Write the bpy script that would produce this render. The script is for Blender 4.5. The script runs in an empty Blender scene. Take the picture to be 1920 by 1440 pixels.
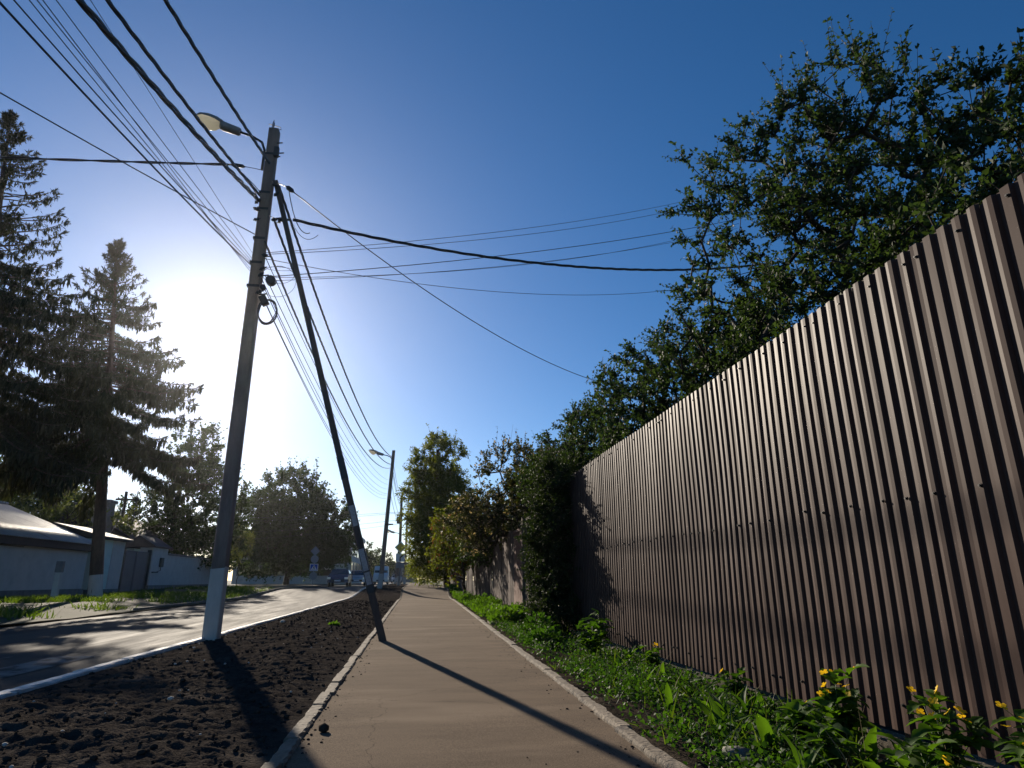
import bpy, bmesh, math, random
import numpy as np
from mathutils import Vector, Matrix

random.seed(7)
RNG = np.random.default_rng(11)
SC = bpy.context.scene
COL = SC.collection
R = math.radians

# ------------------------------------------------------------------ camera, sky, sun, exposure
cam_data = bpy.data.cameras.new('camera')
cam = bpy.data.objects.new('camera', cam_data)
COL.objects.link(cam)
cam.location = (0, 0, 0.85)
cam.rotation_euler = (R(90 + 17.05), 0, R(-8.4))
cam_data.lens = 22.5
cam_data.sensor_width = 36
cam_data.clip_start = 0.05
cam_data.clip_end = 3000
SC.camera = cam

SUN_AZ = R(-18.5)      # left of the street's direction (+Y)
SUN_EL = R(20.1)
SUN_DIR = Vector((math.sin(SUN_AZ) * math.cos(SUN_EL), math.cos(SUN_AZ) * math.cos(SUN_EL), math.sin(SUN_EL)))
world = bpy.data.worlds.new('World')
SC.world = world
world.use_nodes = True
wn = world.node_tree
bg = wn.nodes['Background']
sky = wn.nodes.new('ShaderNodeTexSky')
sky.sky_type = 'NISHITA'
sky.sun_disc = False
sky.sun_elevation = SUN_EL
sky.sun_rotation = SUN_AZ
sky.altitude = 150
sky.air_density = 0.8
sky.dust_density = 0.38
sky.ozone_density = 4.0
hsv = wn.nodes.new('ShaderNodeHueSaturation')      # the phone's saturated rendering of a clear sky
hsv.inputs['Saturation'].default_value = 1.21
wn.links.new(sky.outputs['Color'], hsv.inputs['Color'])
wn.links.new(hsv.outputs['Color'], bg.inputs['Color'])
bg.inputs['Strength'].default_value = 0.072

sl = bpy.data.lights.new('sun', 'SUN')
sl.energy = 5.0
sl.angle = R(0.53)
sl.color = (1.0, 0.88, 0.72)
sun = bpy.data.objects.new('sun', sl)
COL.objects.link(sun)
sun.rotation_euler = SUN_DIR.to_track_quat('Z', 'Y').to_euler()

SC.view_settings.view_transform = 'Standard'
SC.view_settings.look = 'None'
SC.view_settings.exposure = 0.64
SC.view_settings.gamma = 1.0
SC.view_settings.use_curve_mapping = False
SC.cycles.max_bounces = 6
SC.cycles.transparent_max_bounces = 8

# ------------------------------------------------------------------ small helpers
def link(o, parent=None):
    COL.objects.link(o)
    if parent is not None:
        o.parent = parent
    return o

def tag(o, label=None, cat=None, group=None, kind=None):
    if label: o['label'] = label
    if cat: o['category'] = cat
    if group: o['group'] = group
    if kind: o['kind'] = kind
    return o

def empty(name, loc=(0, 0, 0), rz=0.0):
    o = bpy.data.objects.new(name, None)
    o.empty_display_size = 0.2
    o.location = loc
    o.rotation_euler = (0, 0, rz)
    return link(o)

def obj(name, me, mat=None, parent=None, loc=None, rot=None):
    o = bpy.data.objects.new(name, me)
    if mat is not None and len(me.materials) == 0:
        me.materials.append(mat)
    if loc is not None: o.location = loc
    if rot is not None: o.rotation_euler = rot
    return link(o, parent)

def np_mesh(name, verts, faces, smooth=False):
    """verts (N,3) array, faces (M,k) int array"""
    verts = np.asarray(verts, dtype=np.float32)
    faces = np.asarray(faces, dtype=np.int32)
    me = bpy.data.meshes.new(name)
    m, k = faces.shape
    me.vertices.add(len(verts)); me.loops.add(m * k); me.polygons.add(m)
    me.vertices.foreach_set('co', verts.ravel())
    me.loops.foreach_set('vertex_index', faces.ravel())
    me.polygons.foreach_set('loop_start', np.arange(0, m * k, k, dtype=np.int32))
    me.polygons.foreach_set('loop_total', np.full(m, k, dtype=np.int32))
    if smooth:
        me.polygons.foreach_set('use_smooth', np.ones(m, dtype=bool))
    me.update(calc_edges=True)
    me.validate()
    return me

def py_mesh(name, verts, faces, smooth=False):
    me = bpy.data.meshes.new(name)
    me.from_pydata([tuple(v) for v in verts], [], faces)
    if smooth:
        for p in me.polygons: p.use_smooth = True
    me.update()
    return me

class MB:
    """collects solids into one mesh"""
    def __init__(s): s.v = []; s.f = []
    def add(s, v, f):
        b = len(s.v); s.v += [tuple(p) for p in v]; s.f += [tuple(i + b for i in q) for q in f]; return s
    def box(s, a, b):
        (x0, y0, z0), (x1, y1, z1) = a, b
        return s.add([(x0,y0,z0),(x1,y0,z0),(x1,y1,z0),(x0,y1,z0),(x0,y0,z1),(x1,y0,z1),(x1,y1,z1),(x0,y1,z1)],
                     [(0,3,2,1),(4,5,6,7),(0,1,5,4),(1,2,6,5),(2,3,7,6),(3,0,4,7)])
    def tube(s, pts, rad, n=6, cap=True):
        pts = [Vector(p) for p in pts]
        if not hasattr(rad, '__len__'): rad = [rad] * len(pts)
        V = []; F = []
        up = None
        for i, p in enumerate(pts):
            d = (pts[min(i+1, len(pts)-1)] - pts[max(i-1, 0)]).normalized()
            if up is None:
                up = Vector((0,0,1)) if abs(d.z) < .9 else Vector((1,0,0))
            sx = d.cross(up).normalized(); up = sx.cross(d).normalized()
            for k in range(n):
                a = 2*math.pi*k/n
                V.append(p + (sx*math.cos(a) + up*math.sin(a)) * rad[i])
        for i in range(len(pts)-1):
            for k in range(n):
                F.append((i*n+k, i*n+(k+1)%n, (i+1)*n+(k+1)%n, (i+1)*n+k))
        if cap:
            F.append(tuple(range(n-1, -1, -1))); F.append(tuple((len(pts)-1)*n+k for k in range(n)))
        return s.add(V, F)
    def prism(s, poly, axis, a, b):
        """poly: 2D points, extruded along axis 0/1/2 from a to b"""
        n = len(poly)
        def P(u, v, w):
            return {0:(w,u,v), 1:(u,w,v), 2:(u,v,w)}[axis]
        V = [P(u,v,a) for u,v in poly] + [P(u,v,b) for u,v in poly]
        F = [tuple(range(n))[::-1], tuple(range(n, 2*n))] + [(i,(i+1)%n,(i+1)%n+n,i+n) for i in range(n)]
        return s.add(V, F)
    def mesh(s, name, smooth=False, fix=True):
        me = py_mesh(name, s.v, s.f, smooth)
        if fix:
            bm = bmesh.new(); bm.from_mesh(me); bmesh.ops.recalc_face_normals(bm, faces=bm.faces); bm.to_mesh(me); bm.free()
        return me
    def build(s, name, mat, parent=None, smooth=False, bevel=0, loc=None, rot=None):
        o = obj(name, s.mesh(name, smooth), mat, parent, loc, rot)
        if bevel:
            m = o.modifiers.new('bevel', 'BEVEL'); m.width = bevel; m.segments = 2; m.limit_method = 'ANGLE'
        return o

def copy_tree(o, parent=None):
    c = o.copy(); COL.objects.link(c); c.parent = parent
    for ch in o.children: copy_tree(ch, c)
    return c

# value noise
def _h(ix, iy, s):
    n = (ix.astype(np.int64) * 374761393 + iy.astype(np.int64) * 668265263 + s * 974634213) & 0x7fffffff
    n = ((n ^ (n >> 13)) * 1274126177) & 0x7fffffff
    return ((n ^ (n >> 16)) & 0xffff) / 65535.0
def vnoise(x, y, s=0):
    x = np.asarray(x, float); y = np.asarray(y, float)
    ix = np.floor(x); iy = np.floor(y); fx = x-ix; fy = y-iy
    fx = fx*fx*(3-2*fx); fy = fy*fy*(3-2*fy)
    a = _h(ix, iy, s); b = _h(ix+1, iy, s); c = _h(ix, iy+1, s); d = _h(ix+1, iy+1, s)
    return (a*(1-fx)+b*fx)*(1-fy) + (c*(1-fx)+d*fx)*fy
def fbm(x, y, oct=4, s=0):
    t = 0; a = .5; n = 0
    for i in range(oct):
        t = t + a*vnoise(x*2**i, y*2**i, s+i); n += a; a *= .5
    return t/n
def sstep(a, b, x):
    t = np.clip((np.asarray(x, float)-a)/(b-a), 0, 1); return t*t*(3-2*t)
def zt(Y):
    """the street rises a little beyond the driveway"""
    return 0.36*sstep(33, 45, Y)

# ------------------------------------------------------------------ materials
def nodes(name):
    m = bpy.data.materials.new(name); m.use_nodes = True
    nt = m.node_tree
    return m, nt, nt.nodes['Principled BSDF'], nt.nodes['Material Output']

def pbr(name, c1, c2=None, scale=6.0, rough=0.8, bump=0.0, bscale=None, metallic=0.0, spec=0.5, stretch=(1,1,1), detail=6.0, jitter=0.0, c3=None, c3scale=1.5, c3fac=0.55, rough2=None, contrast=(0.35,0.65), bdist=0.02, speckle=0, cracks=False):
    m, nt, p, out = nodes(name)
    L = nt.links.new; N = nt.nodes.new
    p.inputs['Roughness'].default_value = rough
    p.inputs['Metallic'].default_value = metallic
    p.inputs['Specular IOR Level'].default_value = spec
    tc = N('ShaderNodeTexCoord'); mp = N('ShaderNodeMapping'); mp.inputs['Scale'].default_value = stretch
    L(tc.outputs['Object'], mp.inputs['Vector'])
    oi = N('ShaderNodeObjectInfo')
    add = N('ShaderNodeVectorMath'); add.operation = 'ADD'
    rv = N('ShaderNodeVectorMath'); rv.operation = 'SCALE'; rv.inputs[0].default_value = (37.0, 61.0, 17.0)
    L(oi.outputs['Random'], rv.inputs['Scale'])
    L(mp.outputs[0], add.inputs[0]); L(rv.outputs[0], add.inputs[1])
    vec = add.outputs[0]
    c2 = c2 or tuple(x*.7 for x in c1)
    nz = N('ShaderNodeTexNoise'); nz.inputs['Scale'].default_value = scale; nz.inputs['Detail'].default_value = detail; nz.inputs['Roughness'].default_value = .65
    L(vec, nz.inputs['Vector'])
    rmp = N('ShaderNodeMapRange'); rmp.inputs['From Min'].default_value = contrast[0]; rmp.inputs['From Max'].default_value = contrast[1]
    L(nz.outputs['Fac'], rmp.inputs['Value'])
    mx = N('ShaderNodeMix'); mx.data_type = 'RGBA'
    mx.inputs['A'].default_value = (*c1, 1); mx.inputs['B'].default_value = (*c2, 1)
    L(rmp.outputs[0], mx.inputs['Factor'])
    colr = mx.outputs['Result']
    if c3:
        n3 = N('ShaderNodeTexNoise'); n3.inputs['Scale'].default_value = c3scale; n3.inputs['Detail'].default_value = 5
        L(vec, n3.inputs['Vector'])
        r3 = N('ShaderNodeMapRange'); r3.inputs['From Min'].default_value = c3fac; r3.inputs['From Max'].default_value = c3fac+.12
        L(n3.outputs['Fac'], r3.inputs['Value'])
        m3 = N('ShaderNodeMix'); m3.data_type = 'RGBA'; m3.inputs['B'].default_value = (*c3, 1)
        L(colr, m3.inputs['A']); L(r3.outputs[0], m3.inputs['Factor'])
        colr = m3.outputs['Result']
    if speckle:
        ns = N('ShaderNodeTexNoise'); ns.inputs['Scale'].default_value = 170; ns.inputs['Detail'].default_value = 2
        L(tc.outputs['Object'], ns.inputs['Vector'])
        rs = N('ShaderNodeMapRange'); rs.inputs['From Min'].default_value = .3; rs.inputs['From Max'].default_value = .7
        rs.inputs['To Min'].default_value = 1-speckle; rs.inputs['To Max'].default_value = 1+speckle
        L(ns.outputs['Fac'], rs.inputs['Value'])
        ms = N('ShaderNodeVectorMath'); ms.operation = 'SCALE'
        L(colr, ms.inputs[0]); L(rs.outputs[0], ms.inputs['Scale']); colr = ms.outputs[0]
    if cracks:
        nw = N('ShaderNodeTexNoise'); nw.inputs['Scale'].default_value = 3.0; nw.inputs['Detail'].default_value = 6
        L(tc.outputs['Object'], nw.inputs['Vector'])
        aw = N('ShaderNodeVectorMath'); aw.operation = 'MULTIPLY_ADD'; aw.inputs[1].default_value = (.5,.5,.5)
        L(nw.outputs['Color'], aw.inputs[0]); L(tc.outputs['Object'], aw.inputs[2])
        vo = N('ShaderNodeTexVoronoi'); vo.feature = 'DISTANCE_TO_EDGE'; vo.inputs['Scale'].default_value = .55
        L(aw.outputs[0], vo.inputs['Vector'])
        rc = N('ShaderNodeMapRange'); rc.inputs['From Min'].default_value = .0; rc.inputs['From Max'].default_value = .0035
        rc.inputs['To Min'].default_value = .55; rc.inputs['To Max'].default_value = 1.0
        L(vo.outputs['Distance'], rc.inputs['Value'])
        mc = N('ShaderNodeVectorMath'); mc.operation = 'SCALE'
        L(colr, mc.inputs[0]); L(rc.outputs[0], mc.inputs['Scale']); colr = mc.outputs[0]
    if jitter:
        hs = N('ShaderNodeHueSaturation')
        mr = N('ShaderNodeMapRange'); mr.inputs['To Min'].default_value = 1-jitter; mr.inputs['To Max'].default_value = 1+jitter
        L(oi.outputs['Random'], mr.inputs['Value']); L(mr.outputs[0], hs.inputs['Value']); L(colr, hs.inputs['Color'])
        colr = hs.outputs['Color']
    L(colr, p.inputs['Base Color'])
    if rough2 is not None:
        rr = N('ShaderNodeMapRange'); rr.inputs['To Min'].default_value = rough; rr.inputs['To Max'].default_value = rough2
        L(rmp.outputs[0], rr.inputs['Value']); L(rr.outputs[0], p.inputs['Roughness'])
    if bump:
        nb = N('ShaderNodeTexNoise'); nb.inputs['Scale'].default_value = bscale or scale*4; nb.inputs['Detail'].default_value = 5
        L(vec, nb.inputs['Vector'])
        b = N('ShaderNodeBump'); b.inputs['Strength'].default_value = bump; b.inputs['Distance'].default_value = bdist
        L(nb.outputs['Fac'], b.inputs['Height']); L(b.outputs[0], p.inputs['Normal'])
    return m

def leaf_mat(name, c1, c2, trans=0.4, rough=0.45, tcol=None, c3=None, p3=0.1):
    """per-leaf colour variation, light passing through the blade"""
    m, nt, p, out = nodes(name)
    L = nt.links.new; N = nt.nodes.new
    g = N('ShaderNodeNewGeometry')
    rp = N('ShaderNodeValToRGB')
    e = rp.color_ramp.elements
    e[0].position = 0; e[0].color = (*c1, 1); e[1].position = 1 if not c3 else 1-p3-.03; e[1].color = (*c2, 1)
    if c3:
        x = rp.color_ramp.elements.new(1-p3); x.color = (*c3, 1)
    L(g.outputs['Random Per Island'], rp.inputs['Fac'])
    L(rp.outputs['Color'], p.inputs['Base Color'])
    p.inputs['Roughness'].default_value = rough
    p.inputs['Specular IOR Level'].default_value = .22
    t = N('ShaderNodeBsdfTranslucent')
    hs = N('ShaderNodeMix'); hs.data_type = 'RGBA'; hs.blend_type = 'MULTIPLY'; hs.inputs['Factor'].default_value = 1.0
    hs.inputs['B'].default_value = (*(tcol or (1.5, 1.7, .5)), 1)
    L(rp.outputs['Color'], hs.inputs['A']); L(hs.outputs['Result'], t.inputs['Color'])
    mx = N('ShaderNodeMixShader'); mx.inputs['Fac'].default_value = trans
    L(p.outputs[0], mx.inputs[1]); L(t.outputs[0], mx.inputs[2]); L(mx.outputs[0], out.inputs['Surface'])
    return m

def flat(name, c, rough=0.6, metallic=0.0, spec=.5):
    m, nt, p, out = nodes(name)
    p.inputs['Base Color'].default_value = (*c, 1); p.inputs['Roughness'].default_value = rough
    p.inputs['Metallic'].default_value = metallic; p.inputs['Specular IOR Level'].default_value = spec
    return m

M = {}
M['asphalt'] = pbr('road_asphalt', (.034,.031,.028), (.060,.054,.048), 2.4, .78, .9, 45, c3=(.026,.024,.023), c3scale=.9, c3fac=.53, stretch=(1.6,.12,1), spec=.12, bdist=.008, rough2=.95, speckle=.3)
M['walk'] = pbr('sidewalk_asphalt', (.168,.127,.090), (.118,.090,.065), 2.2, 1.0, .6, 160, c3=(.195,.15,.108), c3scale=.9, c3fac=.54, stretch=(.5,1.4,1), spec=.03, bdist=.004, contrast=(.3,.7), speckle=.35, cracks=True)
M['soil'] = pbr('black_soil', (.052,.045,.039), (.031,.027,.024), 9, 1.0, .8, 70, spec=.0, c3=(.07,.06,.051), c3scale=2.2, c3fac=.58)
M['dirt'] = pbr('verge_dirt', (.055,.045,.035), (.034,.028,.022), 5, .95, .7, 40, spec=.0)
M['ground'] = pbr('ground_far', (.055,.06,.03), (.07,.06,.04), .6, .95, .4, 9, spec=.15)
M['footing'] = pbr('old_footing', (.12,.10,.072), (.075,.064,.048), 6, .92, .6, 30, spec=.1)
M['kerb'] = pbr('painted_kerb', (.7,.68,.63), (.52,.5,.46), 5, .75, .3, 40, c3=(.22,.2,.18), c3scale=6, c3fac=.62, spec=.3)
M['border'] = pbr('concrete_border', (.20,.165,.125), (.145,.12,.09), 6, .9, .6, 35, c3=(.1,.085,.07), c3scale=9, c3fac=.58, spec=.2, jitter=.12)
M['marking'] = pbr('road_paint', (.20,.19,.175), (.10,.097,.092), 4, .92, .3, 60, c3=(.05,.047,.044), c3scale=4, c3fac=.48, spec=.08)
M['concrete'] = pbr('pole_concrete', (.25,.18,.145), (.165,.118,.095), 4, .9, .6, 30, stretch=(1,1,.25), c3=(.14,.105,.085), c3scale=2.5, c3fac=.56, spec=.25)
M['propconc'] = pbr('prop_dark_concrete', (.12,.09,.075), (.075,.057,.048), 4, .9, .6, 30, stretch=(1,1,.25), spec=.2)
M['limewash'] = pbr('limewash', (.52,.48,.43), (.42,.39,.35), 6, .9, .3, 30, stretch=(1,1,.4), spec=.2, c3=(.4,.38,.36), c3scale=5, c3fac=.66)
M['sheet'] = pbr('brown_sheet_steel', (.074,.045,.036), (.058,.036,.029), .8, .52, .06, 3, metallic=.0, spec=.09, jitter=.14, stretch=(1,1,.25))
M['screw'] = flat('screw_steel', (.03,.025,.022), .5, .3)
M['wood'] = pbr('weathered_boards', (.118,.082,.066), (.075,.052,.042), 9, .85, .5, 22, stretch=(3,3,.12), jitter=.15, spec=.2)
M['woodred'] = pbr('red_brown_gate_boards', (.19,.085,.055), (.13,.06,.04), 8, .75, .4, 20, stretch=(3,3,.15), jitter=.1, spec=.3)
M['wooddark'] = pbr('dark_wood', (.07,.055,.045), (.045,.036,.03), 8, .85, .4, 20, stretch=(3,3,.15), spec=.2)
M['bark'] = pbr('bark', (.075,.06,.048), (.045,.036,.03), 14, .9, .8, 25, stretch=(1,1,.3), spec=.15)
M['spbark'] = pbr('spruce_bark', (.085,.06,.048), (.05,.038,.03), 10, .9, .8, 22, stretch=(1,1,.35), spec=.15)
M['twig'] = flat('twig', (.06,.045,.035), .85, 0, .2)
M['cable'] = flat('black_cable', (.018,.018,.02), .38, 0, .5)
M['wire'] = flat('dark_wire', (.03,.03,.032), .45, .2, .5)
M['steel'] = pbr('galvanised_steel', (.28,.28,.28), (.2,.2,.2), 12, .5, 0, metallic=.7)
M['darksteel'] = pbr('dark_fittings', (.06,.055,.05), (.04,.036,.033), 12, .6, .2, metallic=.3)
M['lampgrey'] = pbr('lamp_housing_grey', (.22,.22,.22), (.17,.17,.17), 8, .55, .1)
M['paper'] = pbr('paper_notice', (.46,.42,.40), (.33,.30,.29), 20, .85, .1, stretch=(1,1,3), spec=.2)
M['plaster'] = pbr('white_plaster', (.5,.47,.44), (.43,.4,.375), 2.2, .9, .25, 25, c3=(.38,.36,.34), c3scale=1.1, c3fac=.64, spec=.2)
M['plasterg'] = pbr('pale_green_plaster', (.5,.62,.57), (.45,.56,.52), 2.2, .9, .2, 25, spec=.2)
M['plinth'] = pbr('grey_plinth', (.2,.19,.18), (.14,.13,.125), 4, .9, .5, 20, spec=.2)
M['fascia'] = pbr('brown_fascia', (.075,.05,.04), (.055,.038,.03), 6, .8, .3, 16)
M['slate'] = pbr('grey_roof_sheet', (.34,.33,.32), (.26,.25,.245), 2.5, .42, .15, 25, c3=(.16,.15,.145), c3scale=.9, c3fac=.6, spec=.6)
M['darkroof'] = pbr('dark_roof', (.05,.045,.042), (.035,.032,.03), 4, .8, .3, 14)
M['gate'] = pbr('grey_gate_paint', (.09,.095,.11), (.075,.08,.09), 3, .6, .15, 20)
M['glassd'] = flat('dark_glass', (.02,.025,.03), .08, 0, .6)
M['bluecar'] = flat('blue_car_paint', (.008,.014,.06), .22, .1, .6)
M['silvercar'] = flat('silver_car_paint', (.3,.31,.33), .28, .4, .6)
M['whitevan'] = flat('white_van_paint', (.6,.6,.6), .35, 0, .5)
M['rubber'] = flat('tyre_rubber', (.02,.02,.02), .85, 0, .2)
M['rim'] = flat('wheel_rim', (.35,.35,.36), .35, .8)
M['headlight'] = flat('headlight_glass', (.75,.75,.72), .08, .2, .8)
M['plate'] = flat('number_plate_white', (.7,.7,.7), .5)
M['signback'] = flat('sign_back_grey', (.25,.26,.28), .55, .4)
M['signwhite'] = flat('sign_white', (.75,.75,.75), .5)
M['signyellow'] = flat('sign_yellow', (.75,.5,.04), .5)
M['signblue'] = flat('sign_blue', (.01,.06,.38), .5)
M['signblack'] = flat('sign_black', (.015,.015,.015), .5)
M['stone'] = pbr('grey_stone', (.22,.2,.18), (.14,.13,.115), 8, .9, .5, 30, spec=.2)
M['clod'] = pbr('dark_clod', (.045,.039,.034), (.028,.0245,.0215), 12, .95, .6, 40, spec=.0)
M['yellow'] = leaf_mat('yellow_petal', (.85,.52,.02), (.9,.62,.04), .45, .6, (1.2,1.1,.6))
# foliage
M['pear'] = leaf_mat('fruit_tree_leaf', (.021,.037,.014), (.05,.072,.026), .32, .65, (1.4,1.6,.6))
M['spruce'] = leaf_mat('spruce_needles', (.016,.022,.012), (.036,.042,.02), .25, .7, (1.5,1.3,.6))
M['maple'] = leaf_mat('maple_leaf', (.02,.034,.012), (.042,.062,.02), .33, .6)
M['willow'] = leaf_mat('willow_leaf', (.06,.08,.013), (.115,.14,.026), .5, .6, (1.7,1.6,.4))
M['apple'] = leaf_mat('blossom_leaf', (.03,.04,.013), (.058,.064,.021), .35, .6, (1.4,1.3,.6), c3=(.30,.24,.175), p3=.15)
M['redleaf'] = leaf_mat('reddish_leaf', (.09,.035,.015), (.12,.06,.02), .4, .5, (1.6,1.1,.5))
M['vine'] = leaf_mat('vine_leaf', (.016,.025,.008), (.035,.05,.014), .22, .75)
M['weed'] = leaf_mat('weed_leaf', (.022,.05,.010), (.05,.1,.018), .42, .65, (1.5,1.8,.4))
M['weedl'] = leaf_mat('bright_weed_leaf', (.045,.09,.012), (.08,.145,.02), .45, .7, (1.5,1.7,.4))
M['grass'] = leaf_mat('grass_blade', (.05,.085,.014), (.1,.14,.028), .45, .5, (1.5,1.6,.4))
M['bush'] = leaf_mat('pale_bush_leaf', (.08,.1,.025), (.14,.16,.045), .45, .5, (1.5,1.5,.5))

def xr(Y):
    """outer edge of the right-hand border: the walk widens slowly with distance"""
    return 1.20 + .0225*np.clip(np.asarray(Y, float), -5, 44)
# ------------------------------------------------------------------ ground, road, sidewalk
def sheet_grid(name, xs, ys, zfun, mat, smooth=True):
    X, Y = np.meshgrid(np.asarray(xs, float), np.asarray(ys, float))
    Z = zfun(X, Y)
    nx = len(xs); ny = len(ys)
    v = np.stack([X, Y, Z], -1).reshape(-1, 3)
    i = np.arange(nx-1); j = np.arange(ny-1)
    I, J = np.meshgrid(i, j); a = (J*nx+I).ravel()
    f = np.stack([a, a+1, a+nx+1, a+nx], -1)
    return obj(name, np_mesh(name, v, f, smooth), mat)

far_y = [-60,-20,0,10,20,30,33,35,37,39,41,43,45,50,60,80,120,200,400,900,2000]
g = sheet_grid('ground', [-1500,-300,-60,-20,-8,-3,0,3,20,60,300,1500], far_y, lambda X,Y: zt(Y)-.14+0*X, M['ground'])
tag(g, kind='structure')
ry = list(np.arange(-14, 30, 1.0)) + list(np.arange(30, 50, 1.0)) + list(np.arange(50, 300, 10))
def road_z(X, Y):
    return zt(Y) - .035 + .03*(1-((X+5.5)/2.6)**2) - .03 + .012*(vnoise(X*.8, Y*.35, 5)-.5)
road = sheet_grid('road', np.linspace(-8.25, -3.06, 14), ry, road_z, M['asphalt']); tag(road, kind='structure')

def walk_z(X, Y):
    # flat slab, then a ramp up to the crossing beyond the driveway
    return .015 + .36*sstep(35.5, 41, Y) - .05*np.exp(-((Y-33)/2.2)**2) + .006*(vnoise(X*1.5, Y*.8, 9)-.5)
wy = list(np.arange(-4, 30, .25)) + list(np.arange(30, 50, .5)) + list(np.arange(50, 140, 5))
walk = sheet_grid('sidewalk', np.linspace(-.57, 1.36, 9), wy, walk_z, M['walk']); tag(walk, kind='structure')
def warp(o, x_in0, x_in1, f0, f1):
    co = np.empty(len(o.data.vertices)*3, np.float32); o.data.vertices.foreach_get('co', co); co = co.reshape(-1, 3)
    t = (co[:, 0]-x_in0)/(x_in1-x_in0); a = f0(co[:, 1]); b = f1(co[:, 1])
    co[:, 0] = a + (b-a)*t
    o.data.vertices.foreach_set('co', co.ravel()); o.data.update()
warp(walk, -.57, 1.36, lambda y: -.57+0*y, lambda y: xr(y)-.075)

# zebra crossing stripes worn into the road: thin real sheets laid on the asphalt
zeb = empty('crosswalk_marking', (0, 0, 0)); tag(zeb, kind='structure')
for i, x in enumerate((-4.05, -4.95, -5.85, -6.75, -7.6)):
    y0, y1 = 6.3 + .05*math.sin(i*7), 9.1 + .08*math.cos(i*5)
    xs = np.linspace(x-.22, x+.22, 4); ys = np.linspace(y0, y1, 12)
    X, Y = np.meshgrid(xs, ys)
    X = X + .012*(vnoise(X*9, Y*4, i)-.5)
    Z = road_z(X, Y) + .006
    v = np.stack([X, Y, Z], -1).reshape(-1, 3)
    a = (np.arange(11)[:, None]*4 + np.arange(3)[None]).ravel()
    obj('stripe', np_mesh('stripe', v, np.stack([a, a+1, a+5, a+4], -1)), M['marking'], zeb)

# soil strip: ploughed-looking black earth, heaped a little in the middle
def soil_z(X, Y):
    u = (X+1.82)/1.2
    base = .0 + .035*(1-np.clip(np.abs(u), 0, 1)**3)
    lum = fbm(X*3.1, Y*3.1, 5, 3)-.5
    rid = np.abs(fbm(X*8.5, Y*8.5, 4, 21)-.5)
    fine = fbm(X*19, Y*24, 4, 41)-.5
    edge = 1-np.clip(np.abs(u), 0, 1)**6
    return zt(Y)*.95 + base + edge*(.085*lum - .05*rid + .05*fine + .012)
def soil_piece(y0, y1, st):
    xs = np.arange(-3.0, -.64, st); xs = np.append(xs, -.64)
    return xs, np.arange(y0, y1+st*.5, st)
ys = np.concatenate([np.arange(1.2, 8, .022), np.arange(8, 14, .045), np.arange(14, 30, .11), np.arange(30, 46.01, .25)])
xs = np.linspace(-3.0, -.64, 100)
soil = sheet_grid('soil_strip', xs, ys, soil_z, M['soil']); tag(soil, kind='structure')
sb = sheet_grid('soil_strip', np.linspace(-3.0, -.64, 12), list(np.arange(46, 100, 2.0)), lambda X,Y: zt(Y)+.03+.05*(vnoise(X*2, Y*2, 8)-.5), M['soil']); tag(sb, kind='structure')
s0 = sheet_grid('soil_strip', np.linspace(-3.0, -.64, 40), list(np.arange(-4, 1.21, .06)), soil_z, M['soil']); tag(s0, kind='structure')

# clods
ICO_V = None
def ico():
    bm = bmesh.new(); bmesh.ops.create_icosphere(bm, subdivisions=1, radius=1)
    v = np.array([p.co[:] for p in bm.verts]); f = np.array([[q.index for q in p.verts] for p in bm.faces]); bm.free()
    return v, f
ICO_V, ICO_F = ico()
def lumps(name, P, S, mat, parent=None, squash=.7, seed=3):
    r = np.random.default_rng(seed)
    n = len(P)
    V = ICO_V[None]*(1+.35*(r.random((n, 12, 1))-.5))*S[:, None, None]
    V[:, :, 2] *= squash
    a = r.random(n)*6.28; c, s_ = np.cos(a)[:, None], np.sin(a)[:, None]
    x = V[:, :, 0]*c - V[:, :, 1]*s_*1.2; y = V[:, :, 0]*s_ + V[:, :, 1]*c*.9
    V = np.stack([x, y, V[:, :, 2]], -1) + P[:, None, :]
    F = ICO_F[None] + (np.arange(n)*12)[:, None, None]
    return obj(name, np_mesh(name, V.reshape(-1, 3), F.reshape(-1, 3)), mat, parent)
n = 4500
cy = 2.2 + (RNG.random(n)**1.9)*26; cx = -2.95 + RNG.random(n)*2.25
cz = soil_z(cx, cy)
cs = .004 + .017*RNG.random(n)**4 + .0006*cy
o = lumps('soil_clods', np.stack([cx, cy, cz+cs*.2], -1), cs, M['clod']); tag(o, 'loose dark clods of earth scattered over the soil strip', 'soil', kind='stuff')
n = 70
cy = 2.6 + RNG.random(n)**1.5*16; cx = -2.9 + RNG.random(n)*2.2; cs = .006 + .010*RNG.random(n)
o = lumps('pale_gravel', np.stack([cx, cy, soil_z(cx, cy)+.01], -1), cs, M['limewash']); tag(o, 'small pale stone chips lying on the black soil', 'gravel', kind='stuff')
n = 420
cy = 2.4 + RNG.random(n)**1.6*20; cx = np.where(RNG.random(n) < .5, -.56+.16*RNG.random(n)**2, xr(cy)-.09-.2*RNG.random(n)**2); cs = .003 + .007*RNG.random(n)**2
o = lumps('sidewalk_grit', np.stack([cx, cy, walk_z(cx, cy)+cs*.2], -1), cs, M['clod']); tag(o, 'crumbs of soil along the edges of the sidewalk', 'grit', kind='stuff')

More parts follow.
